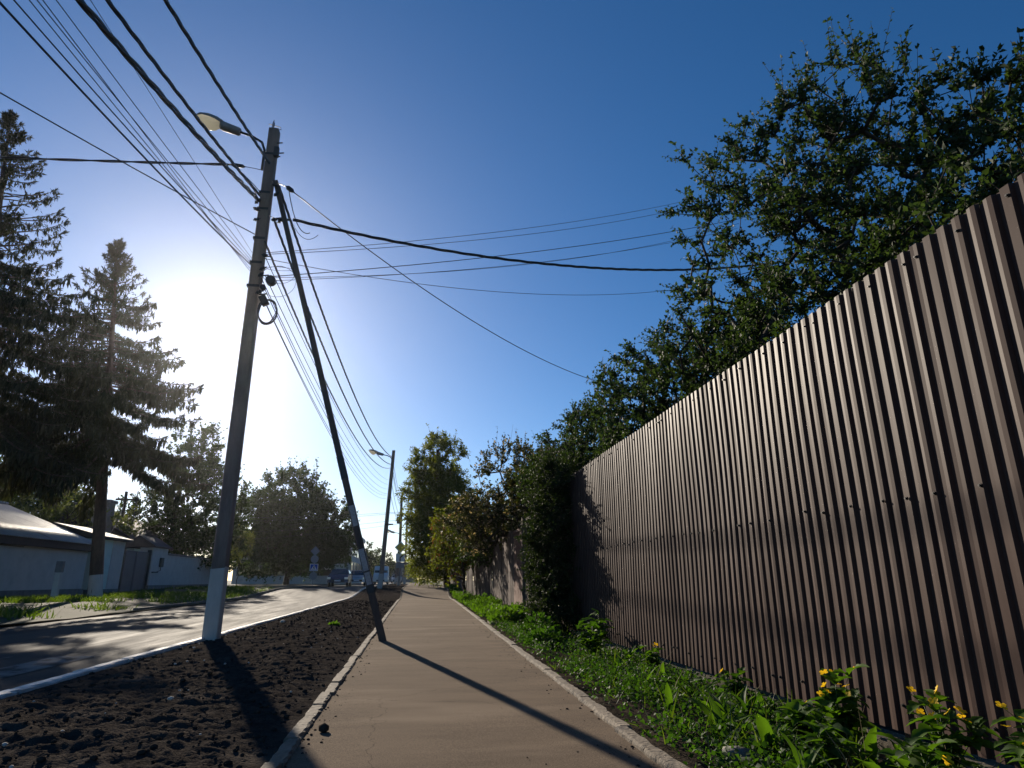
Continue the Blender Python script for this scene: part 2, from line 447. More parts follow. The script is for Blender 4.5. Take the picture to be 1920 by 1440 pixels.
# ------------------------------------------------------------------ kerbs: each stone its own piece
def stone_row(name, x0, x1, ztop, zbot, y0, y1, ymax_single, L, mat, seed, crumble=0.0, base=None, shift=None):
    """a row of kerb stones as parts of one structure piece"""
    r = random.Random(seed)
    root = empty(name, (0, 0, 0)); tag(root, kind='structure')
    y = y0
    rest = MB()
    while y < y1:
        l = L
        dx = r.uniform(-.008, .008) + (float(shift(y+l/2)) if shift else 0); dz = r.uniform(-.007, .006)
        zb = float(zt(y+l/2)) if base is None else float(base(y+l/2))
        rot = r.uniform(-.006, .006)
        nseg = 8 if y < 12 else 2
        V = []; F = []
        for k in range(nseg+1):
            yy = y + .006 + (l-.012)*k/nseg
            off = dx + rot*(k-nseg/2)/nseg*2
            c = crumble if y < 20 else 0
            j = lambda s: s*c*(r.random()**2)
            ch = .010
            h = ztop+zb+dz
            V += [(x0+off, yy, zbot+zb), (x0+off+j(.5)*.03, yy, h-ch-j(1)*.03), (x0+off+ch+j(1)*.03, yy, h), (x1+off-ch-j(1)*.03, yy, h-j(1)*.006), (x1+off-j(.5)*.03, yy, h-ch-j(1)*.03), (x1+off, yy, zbot+zb)]
        for k in range(nseg):
            for q in range(5):
                F.append((k*6+q, k*6+q+1, (k+1)*6+q+1, (k+1)*6+q))
        F.append((0,1,2,3,4,5)); e = nseg*6; F.append((e+5,e+4,e+3,e+2,e+1,e))
        if y < ymax_single:
            MB().add(V, F).build('kerb_stone', mat, root)
        else:
            rest.add(V, F)
        y += l
    if rest.v:
        o = rest.build('far_kerb_stones', mat, root); o['kind'] = 'stuff'
    return root
stone_row('road_kerb', -3.10, -2.995, .04, -.12, -2, 110, 36, 1.0, M['kerb'], 4, .6)
stone_row('sidewalk_border', -.655, -.565, .036, -.1, -2, 90, 34, .5, M['border'], 5, .45, base=lambda y: walk_z(np.array(0.), np.array(float(y)))-.015)
stone_row('sidewalk_border', -.09, .0, .04, -.1, -2, 90, 34, .5, M['border'], 6, .45, shift=xr, base=lambda y: walk_z(np.array(0.), np.array(float(y)))-.015)
stone_row('road_kerb', -8.36, -8.22, .05, -.12, 22, 110, 45, 1.0, M['border'], 7, .3)

# right verge: dark earth under the weeds
def verge_z(X, Y):
    t = np.clip((X-xr(Y))/(2.75-xr(Y)), 0, 1)
    return zt(Y) + .0 - .10*t + .06*(fbm(X*3, Y*3, 4, 61)-.5) + .05*(fbm(X*11, Y*11, 3, 71)-.5)
vy = np.concatenate([np.arange(-2, 9, .05), np.arange(9, 25, .15), np.arange(25, 110, .8)])
o = sheet_grid('verge', np.linspace(1.43, 3.4, 36), vy, verge_z, M['dirt']); tag(o, kind='structure')
for v in o.data.vertices:
    t_ = (v.co.x-1.43)/(3.4-1.43); e_ = float(xr(v.co.y))-.01; v.co.x = e_ + (3.4-e_)*t_
    v.co.z = float(verge_z(np.array(v.co.x), np.array(v.co.y)))
o.data.update()
def lverge_z(X, Y):
    t = sstep(-8.3, -10.5, X)
    return zt(Y)*.6 -.02 + .18*t + .05*(fbm(X*.9, Y*.9, 4, 81)-.5)
vy = np.concatenate([np.arange(6, 60, .4), np.arange(60, 130, 2)])
o = sheet_grid('verge', np.linspace(-30, -8.15, 52), vy, lverge_z, M['ground']); tag(o, kind='structure')

# ------------------------------------------------------------------ corrugated steel fence
FX = 2.80
fence = empty('metal_fence', (FX, 6, 0))
tag(fence, 'tall brown corrugated steel fence along the right of the sidewalk', 'fence')
PITCH = .1; NR = 10
prof = [(0.0, 0), (.009, -.021), (.036, -.021), (.060, -.0187), (.068, 0)]      # (along Y, out towards the street)
def make_sheet(i, y0):
    r = np.random.default_rng(100+i)
    us = []
    for k in range(NR):
        for (u, d) in prof: us.append((k*PITCH+u, d))
    us.append((NR*PITCH+.012, 0))
    zs = np.linspace(.02, 2.7, 18); zs[-1] += r.uniform(-.008, .008); zs[0] += r.uniform(-.006, .01)
    V = []
    wob = r.uniform(-.004, .004)
    ribj = r.uniform(-.004, .004, NR+1); tl_ = r.uniform(-.003, .003, (NR+1, 2))
    ribj[0] = 0; ribj[NR] = 0; ribj[NR-1] = 0
    for z in zs:
        for q, (u, d) in enumerate(us):
            rb = q//5
            yw = y0+u; bow = .007*math.sin(z*2.1+yw*.8)*math.sin(yw*1.3) + .003*math.sin(z*2.3+yw*2.9)
            V.append((d + (tl_[rb, 0] if q % 5 == 2 else tl_[rb, 1] if q % 5 == 3 else 0) + bow + (.0015 if q == len(us)-1 else 0), y0 - 6 + u + ribj[min(rb, NR)]*(1 if q % 5 else .6), z))
    n = len(us)
    F = []
    for a in range(len(zs)-1):
        for q in range(n-1):
            F.append((a*n+q, (a+1)*n+q, (a+1)*n+q+1, a*n+q+1))
    me = py_mesh('sheet', V, F)
    o = obj('sheet', me, M['sheet'], fence)
    m = o.modifiers.new('thickness', 'SOLIDIFY'); m.thickness = .0016; m.offset = -1
    return o
mb = MB(); mb.tube([(-.006, 0, 0), (.003, 0, 0)], .010, 8); mb.tube([(-.014, 0, 0), (-.004, 0, 0)], .0065, 6)
screw_me = mb.mesh('screw'); screw_me.materials.append(M['screw'])
r = random.Random(3)
SH = []
for i in range(15):
    y0 = -1.5 + i*1.0
    s = make_sheet(i, y0); SH.append(s)
    for zrow in (2.63, 1.31, .16):
        ks = [1, 4, 5, 8] if zrow != 1.31 else [0, 3, 6, 8]
        for k in ks:
            if r.random() < .12: continue
            o = obj('screw', screw_me, None, s, loc=(-.0225, y0 - 6 + k*PITCH + .024 + r.uniform(-.008, .008), zrow + r.uniform(-.015, .015)))
rail = MB()
for z in (.16, 1.31, 2.63): rail.box((.012, -7.5, z-.02), (.05, 7.5, z+.02))
rail.build('rail', M['darksteel'], fence)
for y in np.arange(-7.2, 7.6, 2.45):
    MB().box((.052, y, -.2), (.112, y+.06, 2.66)).build('post', M['darksteel'], fence)
pl = empty('fence_plinth', (FX, 6, -.1)); tag(pl, 'low rough concrete footing showing under the brown steel fence', 'footing')
r = random.Random(9)
y = -7.5
while y < 7.6:
    l = r.uniform(1.4, 2.2)
    mb = MB(); n = 10; V = []; F = []
    h0 = .085 + r.uniform(-.02, .02); x0 = -.075 + r.uniform(-.02, .015)
    for k in range(n+1):
        yy = y + l*k/n
        a = r.uniform(-.008, .008); b = r.uniform(-.012, .01)
        V += [(x0-.03+a, yy, -.2), (x0+a, yy, h0-.02+b), (x0+.025, yy, h0+b), (.14, yy, h0), (.14, yy, -.2)]
    for k in range(n):
        for q in range(4): F.append((k*5+q, k*5+q+1, (k+1)*5+q+1, (k+1)*5+q))
    F.append((0,1,2,3,4)); F.append(tuple(n*5+q for q in (4,3,2,1,0)))
    mb.add(V, F).build('footing_block', M['footing'], pl)
    y += l + .015

# ------------------------------------------------------------------ weathered board fence beyond
def board_panel(parent, y0, y1, x, z0, z1, mat, seed, bw=.12, name='board_panel', lean=0):
    r = random.Random(seed)
    mb = MB(); y = y0
    while y < y1-.03:
        w = min(bw*r.uniform(.9, 1.08), y1-y)
        zt_ = z1 + r.uniform(-.05, .03); dx = r.uniform(-.008, .008)
        mb.add([(x+dx, y+.004, z0), (x+dx+.024, y+.004, z0), (x+dx+.024, y+w-.004, z0), (x+dx, y+w-.004, z0),
                (x+dx+lean, y+.004, zt_), (x+dx+.024+lean, y+.004, zt_), (x+dx+.024+lean, y+w-.004, zt_+r.uniform(-.02,.02)), (x+dx+lean, y+w-.004, zt_+r.uniform(-.02,.02))],
               [(0,3,2,1),(4,5,6,7),(0,1,5,4),(1,2,6,5),(2,3,7,6),(3,0,4,7)])
        y += w
    for z in (z0+.45, z1-.4):
        mb.box((x+.034, y0, z-.04), (x+.075, y1, z+.04))
    return mb.build(name, mat, parent)
wf = empty('board_fence', (0, 0, 0)); tag(wf, 'weathered grey board fence beyond the brown steel fence', 'fence')
board_panel(wf, 13.75, 15.3, 2.84, -.05, 2.36, M['wood'], 1)
board_panel(wf, 15.32, 16.95, 2.84, -.05, 2.38, M['wood'], 2)
MB().box((2.78, 16.97, -.1), (2.90, 17.09, 2.45)).build('post', M['wood'], wf)
yy = 18.55; k = 0
rr = random.Random(2)
while yy < 58:
    l = rr.uniform(2.1, 2.7)
    board_panel(wf, yy, yy+l-.16, 2.78 + rr.uniform(-.03, .03), float(zt(yy))-.05, float(zt(yy)) + 2.28 + rr.uniform(-.1, .1), M['wood'], 20+k, lean=rr.uniform(-.03, .03))
    MB().box((2.80, yy+l-.15, float(zt(yy))-.1), (2.93, yy+l-.02, float(zt(yy))+2.3)).build('post', M['wooddark'], wf)
    yy += l; k += 1
wg = empty('board_gate', (2.80, 17.12, 0)); tag(wg, 'narrow red-brown wooden gate set into the grey board fence', 'gate')
rr = random.Random(8)
for k in range(9):
    MB().box((-.01+rr.uniform(-.004,.004), .03+k*.15, .05), (.015, .03+k*.15+.143, 2.1+rr.uniform(-.012,.012))).build('board', M['woodred'], wg)
MB().box((-.035, 0, 2.115), (.06, 1.40, 2.19)).build('top_rail', M['woodred'], wg)
MB().box((.017, .02, .5), (.05, 1.38, .6)).box((.017, .02, 1.7), (.05, 1.38, 1.8)).build('cross_rail', M['wooddark'], wg)
MB().tube([(-.012, 1.2, 1.02), (-.05, 1.2, 1.02), (-.05, 1.2, 1.16), (-.012, 1.2, 1.16)], .009, 6).build('handle', M['darksteel'], wg)

gp = empty('gate_path', (0, 0, 0)); tag(gp, kind='structure')
for k, (a, b) in enumerate(((1.58, 2.08), (2.1, 2.62))):
    MB().box((a, 13.62+.03*k, -.1), (b, 14.25+.04*k, .045+.012*k)).build('paving_slab', M['border'], gp, bevel=.01)
# ------------------------------------------------------------------ concrete poles
def taper_post(pts, w, d, chamfer=.14):
    """octagon-ish tapered post through base/top: pts 2 points; w,d (base, top) sizes"""
    mb = MB(); V = []; F = []
    a, b = Vector(pts[0]), Vector(pts[1])
    N_ = 6
    for i in range(N_+1):
        t = i/N_; c = a.lerp(b, t); ww = (w[0]*(1-t)+w[1]*t)/2; dd = (d[0]*(1-t)+d[1]*t)/2; q = chamfer*ww
        for (x, y) in ((-ww+q,-dd),(ww-q,-dd),(ww,-dd+q),(ww,dd-q),(ww-q,dd),(-ww+q,dd),(-ww,dd-q),(-ww,-dd+q)):
            V.append((c.x+x, c.y+y, c.z))
    for i in range(N_):
        for k in range(8): F.append((i*8+k, i*8+(k+1)%8, (i+1)*8+(k+1)%8, (i+1)*8+k))
    F.append(tuple(range(7,-1,-1))); F.append(tuple(N_*8+k for k in range(8)))
    return mb.add(V, F)

def concrete_pole(name, base, top, label, wash, w=(.212,.178), d=(.212,.178), lamp=True, group=None):
    bx, by, bz = base
    p = empty(name, base); tag(p, label, 'utility pole', group)
    T = Vector(top) - Vector(base)
    taper_post([(0,0,-.3), T], w, d).build('shaft', M['concrete'], p)
    if wash:
        t = wash/T.z
        f = lambda q, k: q[0]*(1-k)+q[1]*k+.007
        # brushed limewash: a skin a few mm proud, ragged top
        mb = MB(); V = []; F = []; rr = random.Random(int(by*10))
        N_ = 10
        for i in range(N_+1):
            k = i/N_*t; c = T*k; ww = f(w, k)/2; dd = f(d, k)/2; q = .14*ww
            for s, (x, y) in enumerate(((-ww+q,-dd),(ww-q,-dd),(ww,-dd+q),(ww,dd-q),(ww-q,dd),(-ww+q,dd),(-ww,dd-q),(-ww,-dd+q))):
                V.append((c.x+x, c.y+y, c.z+(rr.uniform(-.03,.025) if i == N_ else 0)))
        for i in range(N_):
            for s in range(8): F.append((i*8+s, i*8+(s+1)%8, (i+1)*8+(s+1)%8, (i+1)*8+s))
        mb.add(V, F).build('limewash_band', M['limewash'], p)
    return p, T

def lamp_on(p, at, out, s=1.0, rz=0.0):
    """cobra-head street lamp: bent arm from the pole, grey housing, clear bowl underneath"""
    a = Vector(at)
    ax = Vector((math.cos(rz), math.sin(rz), 0))
    pts = [a + Vector((0,0,-.55)), a + Vector((0,0,-.12)) , a + ax*.06*s + Vector((0,0,.04)), a + ax*.25*s + Vector((0,0,.14)), a + ax*.55*s + Vector((0,0,.21))]
    MB().tube(pts, .024*s, 8).build('lamp_arm', M['darksteel'], p, True)
    h = empty('lamp_head', a + ax*.45*s + Vector((0,0,.185))); h.parent = p
    h.rotation_euler = (0, -R(14), rz)
    # lofted housing along +x
    def loft(sec, mat, name, par):
        V = []; F = []; n = 12
        for (x, w, zt_, zb) in sec:
            for k in range(n):
                an = 2*math.pi*k/n
                z = zt_*max(math.sin(an),0) + zb*min(math.sin(an),0)*-1*-1
                V.append((x*s, math.cos(an)*w*s, (zt_*math.sin(an) if math.sin(an) > 0 else zb*math.sin(an))*s))
        for i in range(len(sec)-1):
            for k in range(n): F.append((i*n+k, i*n+(k+1)%n, (i+1)*n+(k+1)%n, (i+1)*n+k))
        F.append(tuple(range(n))[::-1]); F.append(tuple((len(sec)-1)*n+k for k in range(n)))
        MB().add(V, F).build(name, mat, par, True)
    loft([(.0,.055,.05,.05),(.02,.085,.07,.075),(.30,.095,.08,.085),(.36,.10,.085,.07)], M['lampgrey'], 'gear_box', h)
    loft([(.34,.11,.09,.0),(.45,.15,.115,.0),(.60,.16,.12,.0),(.74,.12,.085,.0),(.82,.04,.03,.0)], M['lampgrey'], 'housing', h)
    loft([(.37,.09,.0,.03),(.45,.135,.0,.14),(.55,.15,.0,.17),(.68,.13,.0,.12),(.79,.05,.0,.03)], M['bowl'], 'glass_bowl', h)
    return h
m, nt, p_, out_ = nodes('lamp_bowl')
tl = nt.nodes.new('ShaderNodeBsdfTranslucent'); tl.inputs['Color'].default_value = (1,.97,.85,1)
mx = nt.nodes.new('ShaderNodeMixShader'); mx.inputs['Fac'].default_value = .9
p_.inputs['Base Color'].default_value = (.85,.85,.8,1); p_.inputs['Roughness'].default_value = .15
nt.links.new(p_.outputs[0], mx.inputs[1]); nt.links.new(tl.outputs[0], mx.inputs[2]); nt.links.new(mx.outputs[0], out_.inputs['Surface'])
M['bowl'] = m

P1, T1 = concrete_pole('utility_pole', (-2.94, 10.77, -.02), (-2.97, 10.77, 9.02), 'near concrete utility pole with street lamp and white limewashed foot', 1.05)
def P1at(z):  # world point on the near pole's axis
    t = (z+.02)/9.04; return Vector((-2.93 - .05*t, 10.77, z))
lamp_on(P1, P1at(8.62) - Vector((-2.93,10.77,-.02)) + Vector((-.09,-.1,0)), 1, 1.0, rz=R(180+6))
loc0 = Vector((-2.93,10.77,-.02))
def L1(x, y, z): return Vector((x, y, z)) - loc0
# bracket plates, bands and bolts near the top
for z, hw in ((8.45,.095),(7.62,.098),(7.28,.099),(6.68,.101),(6.2,.103),(5.75,.104)):
    c = P1at(z) - loc0
    MB().box((c.x-hw, c.y-hw, z+.02-.022), (c.x+hw, c.y+hw, z+.02+.022)).build('steel_band', M['darksteel'], P1)
for (z, dx, l) in ((8.72,.09,.2),(8.5,.1,.26),(8.42,.1,.16),(6.35,.12,.2),(5.98,.13,.18),(5.62,.13,.2)):
    c = P1at(z)-loc0
    MB().tube([(c.x+dx*.6, c.y-.05, z), (c.x+dx+l*.6, c.y-.08, z+.01)], .012, 6).build('bolt', M['darksteel'], P1)
MB().tube([L1(-2.99,10.77,8.98), L1(-2.985,10.77,9.2)], .012, 6).tube([L1(-3.02,10.77,9.0), L1(-3.0,10.74,9.18), L1(-2.97,10.7,9.2)], .008, 5).tube([L1(-3.08,10.77,9.16), L1(-2.86,10.76,9.1), L1(-2.84,10.76,9.06), L1(-2.92,10.77,9.02)], .007, 5).build('top_rods', M['darksteel'], P1)
MB().box(L1(-2.89,10.60,8.36), L1(-2.80,10.68,8.56)).build('bracket', M['darksteel'], P1, bevel=.01)
# junction boxes on the right side of the shaft
MB().box((-.06,-.05,-.09), (.06,.05,.09)).build('junction_box', M['darksteel'], P1, bevel=.012, loc=L1(-2.74,10.64,5.46), rot=(0,R(-28),0))
MB().tube([(0,-.06,0),(0,.06,0)], .085, 12).build('splice_drum', M['darksteel'], P1, bevel=.008, loc=L1(-2.66,10.62,5.83))
MB().tube([(0,-.03,0),(0,.05,0)], .05, 10).build('splice_drum', M['darksteel'], P1, bevel=.008, loc=L1(-2.78,10.62,5.7))
def insulator(pos, axis=(0,0,1), s=1.0):
    a = Vector(axis).normalized()
    pts = []; rad = []
    for (t, r_) in ((-.07,.012),(-.05,.012),(-.045,.03),(-.02,.034),(-.015,.02),(.0,.02),(.005,.034),(.03,.03),(.035,.012),(.07,.012)):
        pts.append(tuple(a*t*s)); rad.append(r_*s)
    MB().tube(pts, rad, 8).build('insulator', M['darksteel'], P1, loc=Vector(pos)-loc0)
for q in ((-3.07,10.68,7.42),(-3.04,10.68,7.05),(-3.07,10.68,7.25),(-2.72,10.6,7.02),(-2.78,10.6,7.72),(-2.74,10.6,7.55),(-2.62,10.62,7.02),(-2.80,10.6,6.3),(-2.83,10.6,5.93),(-2.81,10.6,6.05),(-2.82,10.6,5.6)):
    insulator(q, (.3+random.random(), random.random()-.5, random.random()-.2), 1.0)

# leaning prop pole
BR = empty('prop_pole', (-.39, 10.05, 0)); tag(BR, 'slim leaning prop pole with paper notices, foot on the sidewalk edge', 'prop pole')
tb = Vector((-2.42, .62, 7.85))
def slant_post(a, b, w0, w1, name, mat, parent, off=0):
    a = Vector(a); b = Vector(b); d = (b-a).normalized()
    sx = d.cross(Vector((0,1,0))).normalized(); sy = sx.cross(d).normalized()
    V = []; F = []
    for (c, w) in ((a, w0/2+off), (b, w1/2+off)):
        q = w*.2
        for (x, y) in ((-w+q,-w),(w-q,-w),(w,-w+q),(w,w-q),(w-q,w),(-w+q,w),(-w,w-q),(-w,-w+q)):
            V.append(c + sx*x + sy*y)
    for k in range(8): F.append((k, (k+1)%8, 8+(k+1)%8, 8+k))
    F.append(tuple(range(7,-1,-1))); F.append(tuple(8+k for k in range(8)))
    return MB().add(V, F).build(name, mat, parent)
slant_post(-tb*.02, tb, .104, .084, 'shaft', M['propconc'], BR)
rr = random.Random(5)
for (t0, t1, sh) in ((.208,.247,0),(.125,.165,.004),(.10,.122,-.006)):
    a, b = tb*t0, tb*t1
    w = .104-.02*t0
    d = (b-a).normalized(); sx = d.cross(Vector((0,1,0))).normalized(); sy = sx.cross(d).normalized()
    V = []; ny = 6
    for i in range(ny+1):
        c = a.lerp(b, i/ny)
        for (x, y) in ((-w*.5-.004, w*.25),(-w*.5-.004, -w*.32),(-w*.34, -w*.5-.004),(w*.34, -w*.5-.004),(w*.5+.004, -w*.3)):
            V.append(c + sx*(x+rr.uniform(-.002,.002)+sh*.3) + sy*(y+rr.uniform(-.002,.001)))
    F = [(i*5+k, i*5+k+1, (i+1)*5+k+1, (i+1)*5+k) for i in range(ny) for k in range(4)]
    o = MB().add(V, F).build('paper_notice', M['paper'], BR)
    md = o.modifiers.new('t', 'SOLIDIFY'); md.thickness = .0015
slant_post(tb*.30, tb*.345, .098, .097, 'dark_wrap', M['darksteel'], BR, .004)
slant_post(tb*.085, tb*.098, .102, .102, 'steel_band', M['darksteel'], BR, .006)

# poles further down the street
P2, T2 = concrete_pole('utility_pole', (-2.06, 43.2, .33), (-1.66, 43.2, 9.2), 'second concrete pole with street lamp, standing before the tall willow', .92, w=(.30,.2), d=(.28,.19))
lamp_on(P2, (.30, -.1, 8.35), 1, 1.25, rz=R(186))
MB().box((.12,-.18,3.95),(.62,-.1,4.03)).build('bracket', M['darksteel'], P2)
MB().box((.2,-.16,5.4),(.34,-.08,5.6)).build('bracket', M['darksteel'], P2)
P3, T3 = concrete_pole('utility_pole', (-1.42, 68, .3), (-1.55, 68, 9.3), 'third concrete pole, dark box on it, behind the yellow diamond sign', .95, w=(.34,.24), d=(.3,.22))
MB().box((-.5,-.3,6.1),(-.18,-.1,6.8)).build('junction_box', M['darksteel'], P3)
P4, T4 = concrete_pole('utility_pole', (-1.05, 84, .3), (-1.1, 84, 8.7), 'bare concrete pole just right of the third pole', .9, w=(.3,.22), d=(.28,.2))
P5, T5 = concrete_pole('utility_pole', (-2.6, 100, .3), (-2.2, 100, 8.6), 'thin distant pole with a small street lamp left of the third pole', .9, w=(.28,.2), d=(.26,.18))
lamp_on(P5, (.35, -.1, 7.2), 1, 1.8, rz=R(184))
P6, T6 = concrete_pole('utility_pole', (.1, 120, .3), (.15, 120, 8.2), 'farthest pole beside the willow foliage', .9, w=(.3,.22), d=(.28,.2))

# ------------------------------------------------------------------ wires
def curve_pts(A, B, sag, n):
    A = Vector(A); B = Vector(B)
    return [A.lerp(B, i/n) - Vector((0,0,4*sag*(i/n)*(1-i/n))) for i in range(n+1)]
def twisted(label, A, B, sag, rs=.011, strands=3, pitch=.55, rt=.013, name='twisted_cable', group=None):
    Ln = (Vector(B)-Vector(A)).length; n = max(30, int(Ln/.07))
    P = np.array([p[:] for p in curve_pts(A, B, sag, n)])
    d = np.gradient(P, axis=0); d /= np.linalg.norm(d, axis=1)[:, None]
    sx = np.cross(d, [0,0,1.0]); sx /= np.linalg.norm(sx, axis=1)[:, None]; sy = np.cross(sx, d)
    s = np.linspace(0, Ln, n+1)
    Vs = []; Fs = []; b = 0; m = 5
    ph = np.cumsum(np.full(n+1, Ln/n))*2*np.pi/pitch + .9*np.sin(s*.9)
    for k in range(strands):
        a = ph + 2*np.pi*k/strands
        c = P + (sx*np.cos(a)[:, None] + sy*np.sin(a)[:, None])*rt
        for q in range(m):
            th = 2*np.pi*q/m
            Vs.append(c + (sx*np.cos(th) + sy*np.sin(th))*rs)
        idx = np.arange(n)
        for q in range(m):
            q2 = (q+1) % m
            Fs.append(np.stack([b+q*(n+1)+idx, b+q2*(n+1)+idx, b+q2*(n+1)+idx+1, b+q*(n+1)+idx+1], -1))
        b += m*(n+1)
    o = obj(name, np_mesh(name, np.concatenate(Vs), np.concatenate(Fs), True), M['cable'])
    return tag(o, label, 'cable', group)
def wire(label, A, B, sag, r=.006, name='wire', group=None, n=40, mat='wire'):
    o = MB().tube(curve_pts(A, B, sag, n), r, 5).build(name, M[mat], None, True)
    return tag(o, label, 'wire', group)
def through(A, Bm, Yend, sagc):
    """extend A->Bm on to Yend (towards the viewer's rear), with a bowed path through Bm"""
    A = Vector(A); Bm = Vector(Bm)
    return A, Bm

# along the street behind the viewer; anchored at the near pole, passing the given point
def rear(A, Q, span=38.0, X_end=None):
    """end point and sag so a parabola of that span from A passes Q"""
    A = Vector(A); Q = Vector(Q)
    k = (A.y-Q.y)/span
    end = Vector((A.x + (Q.x-A.x)/k, A.y-span, A.z))
    sag = (A.z - Q.z)/(4*k*(1-k))
    return end, sag
e, s = rear((-3.05,10.66,7.42), (-3.35,5.2,6.07)); twisted('thickest twisted black cable running from mid pole to the top left', (-3.05,10.66,7.42), e, s, .017, 3, 1.15, .022)
e, s = rear((-3.05,10.64,7.52), (-3.3,5.48,6.42)); twisted('twisted black cable right of the thickest one, meeting it near the pole', (-3.05,10.64,7.52), e, s, .012, 3, 1.0, .015)
e, s = rear((-2.95,10.62,8.2), (-3.1,6.25,7.22)); twisted('twisted black cable passing in front of the lamp arm to the pole top', (-2.95,10.62,8.2), e, s, .013, 3, 1.0, .016)
G = 'thin telephone wires running up to the top left'
tel = [((-3.04,10.66,6.12),(-3.4,4.47,5.18),.011),((-3.04,10.66,6.16),(-3.4,4.58,5.34),.007),((-3.04,10.66,6.05),(-3.4,4.74,5.51),.005),((-3.04,10.66,6.2),(-3.4,4.82,5.60),.005),((-3.04,10.66,6.0),(-3.4,4.89,5.67),.005),((-3.04,10.66,6.25),(-3.4,5.04,5.84),.005),((-3.04,10.66,6.35),(-3.4,6.33,6.42),.004)]
for i, (A, Q, r_) in enumerate(tel):
    e, s = rear(A, Q)
    ordn = ['', 'second', 'third', 'fourth', 'fifth', 'sixth', ''][i]
    lb = 'black wire, thickest and leftmost of the thin wires rising to the top left corner' if i == 0 else ('solitary thin wire, rightmost of the telephone wires, just left of the twisted cables' if i == 6 else ordn + ' from the left among the thin telephone wires rising to the top left')
    wire(lb, A, e, s, r_, group=G if 0 < i < 6 else None, n=60)
wire('single wire crossing the road from the left edge, joining the pole below the cables', (-3.04,10.64,6.72), (-13.5,-9.5,6.0), .55, .009, n=50)
twisted('horizontal twisted cable from the pole top leftwards over the road', (-3.55,10.68,8.14), (-19,11.6,8.1), .12, .013, 2, 1.3, .013)
wire('short steel tie holding the leftward cable to the pole', (-3.04,10.66,8.06), (-3.55,10.68,8.14), .0, .006)
for k, z in enumerate((7.5, 7.6, 7.68)):
    wire(['lowest', 'middle', 'highest'][k] + ' slack service wire looping from the leftward cable down to the pole', (-3.62,10.68,8.12), (-3.04,10.66,z-.1), -.10+.03*k, .008, group='service loops left of the pole', n=14)
# to the right, over the metal fence into the fruit trees
twisted('thick twisted cable sagging right from the pole into the fruit tree', (-2.42,10.62,7.06), (9.5,14.6,9.2), .55, .015, 3, 1.3, .017)
wire('upper wire of the pair stretching right into the top of the fruit tree', (-2.83,10.62,6.36), (9.0,17.5,13.1), .25, .006)
wire('lower wire of the pair stretching right into the top of the fruit tree', (-2.83,10.62,6.33), (9.0,17.3,12.75), .3, .006)
wire('black wire running right below the thick cable, upper one of three', (-2.68,10.6,5.9), (9.0,15.2,10.9), .2, .008)
wire('thin wire running right below the thick cable, middle one of three', (-2.68,10.6,5.88), (9.0,15.4,10.85), .42, .005)
wire('thin wire running right below the thick cable, lowest of three', (-2.68,10.6,5.82), (9.0,15.5,10.75), .3, .005)
wire('nearly level wire running right, lowest of all on that side', (-2.83,10.62,6.25), (9.0,17.2,9.8), .55, .006)
wire('single wire slanting down right from the pole to the small fruit tree', (-2.53,10.62,7.68), (6.5,20.6,7.35), .55, .011)
MB_ = MB().tube([(-2.60,10.62,7.74),(-2.57,10.62,7.71),(-2.50,10.63,7.66),(-2.46,10.63,7.63)], [.012,.045,.045,.012], 8).build('cable_clamp', M['darksteel'], None, True); tag(MB_, 'fat black clamp on the wire slanting down right', 'clamp')
MB_ = MB().tube([(-2.72,10.6,7.05),(-2.62,10.6,7.04),(-2.55,10.6,7.035),(-2.45,10.6,7.04)], [.01,.035,.035,.01], 8).build('cable_clamp', M['darksteel'], None, True); tag(MB_, 'spindle-shaped black clamp just right of the pole on the thick rightward cable', 'clamp')
MB_ = MB().tube([(-3.62,10.68,8.13),(-3.6,10.68,8.135),(-3.42,10.68,8.12),(-3.38,10.68,8.11)], [.01,.035,.035,.01], 8).build('cable_clamp', M['darksteel'], None, True); tag(MB_, 'black clamp where the leftward cable meets its tie', 'clamp')
wire('slack black loop hanging under the rightward clamp', (-2.55,10.62,7.66), (-2.1,10.62,6.82), .28, .008, n=24)
wire('thin loose wire tail curling right of the prop pole', (-2.4,10.6,6.95), (-1.95,10.6,6.78), .18, .005, n=24)
wire('short tie wire from the pole to the fat black clamp', (-2.87,10.66,7.86), (-2.58,10.62,7.72), 0, .007)
wire('short tie wire between the pole and the rightward clamp', (-2.84,10.62,7.1), (-2.72,10.6,7.05), 0, .007)
# onward to the second pole
twisted('rightmost twisted cable running on from the near pole to the second pole', (-2.74,10.66,7.75), (-1.72,43.1,8.75), 1.0, .013, 3, .9, .015)
twisted('middle twisted cable running on from the near pole to the second pole', (-2.72,10.62,6.98), (-1.8,43.1,8.25), 1.0, .012, 3, .9, .014)
twisted('left twisted cable beside the shaft running on to the second pole', (-2.86,10.66,6.6), (-1.85,43.1,8.0), 1.15, .010, 3, .9, .012)
for i, (zA, zB, dx) in enumerate(((6.3,7.2,0),(5.95,6.9,.03),(5.9,6.6,-.03),(5.75,6.3,.02),(5.7,6.2,-.05),(5.6,6.0,.0))):
    wire(['highest', 'second highest', 'third highest', 'third lowest', 'second lowest', 'lowest'][i] + ' of the thin telephone wires running on to the second pole', (-2.82+dx,10.7,zA), (-1.95+dx,43.1,zB), .75+.05*i, .0075, group='thin wires between the first two poles')
for i, (zA, zB) in enumerate(((8.75,8.9),(8.25,8.4),(8.0,8.0),(7.2,7.0),(6.3,6.4))):
    wire(['highest', 'second highest', 'middle', 'second lowest', 'lowest'][i] + ' of the wires running on from the second pole to the third', (-1.72,43.3,zA), (-1.5,67.9,zB), .5, .016, group='wires between the second and third poles')
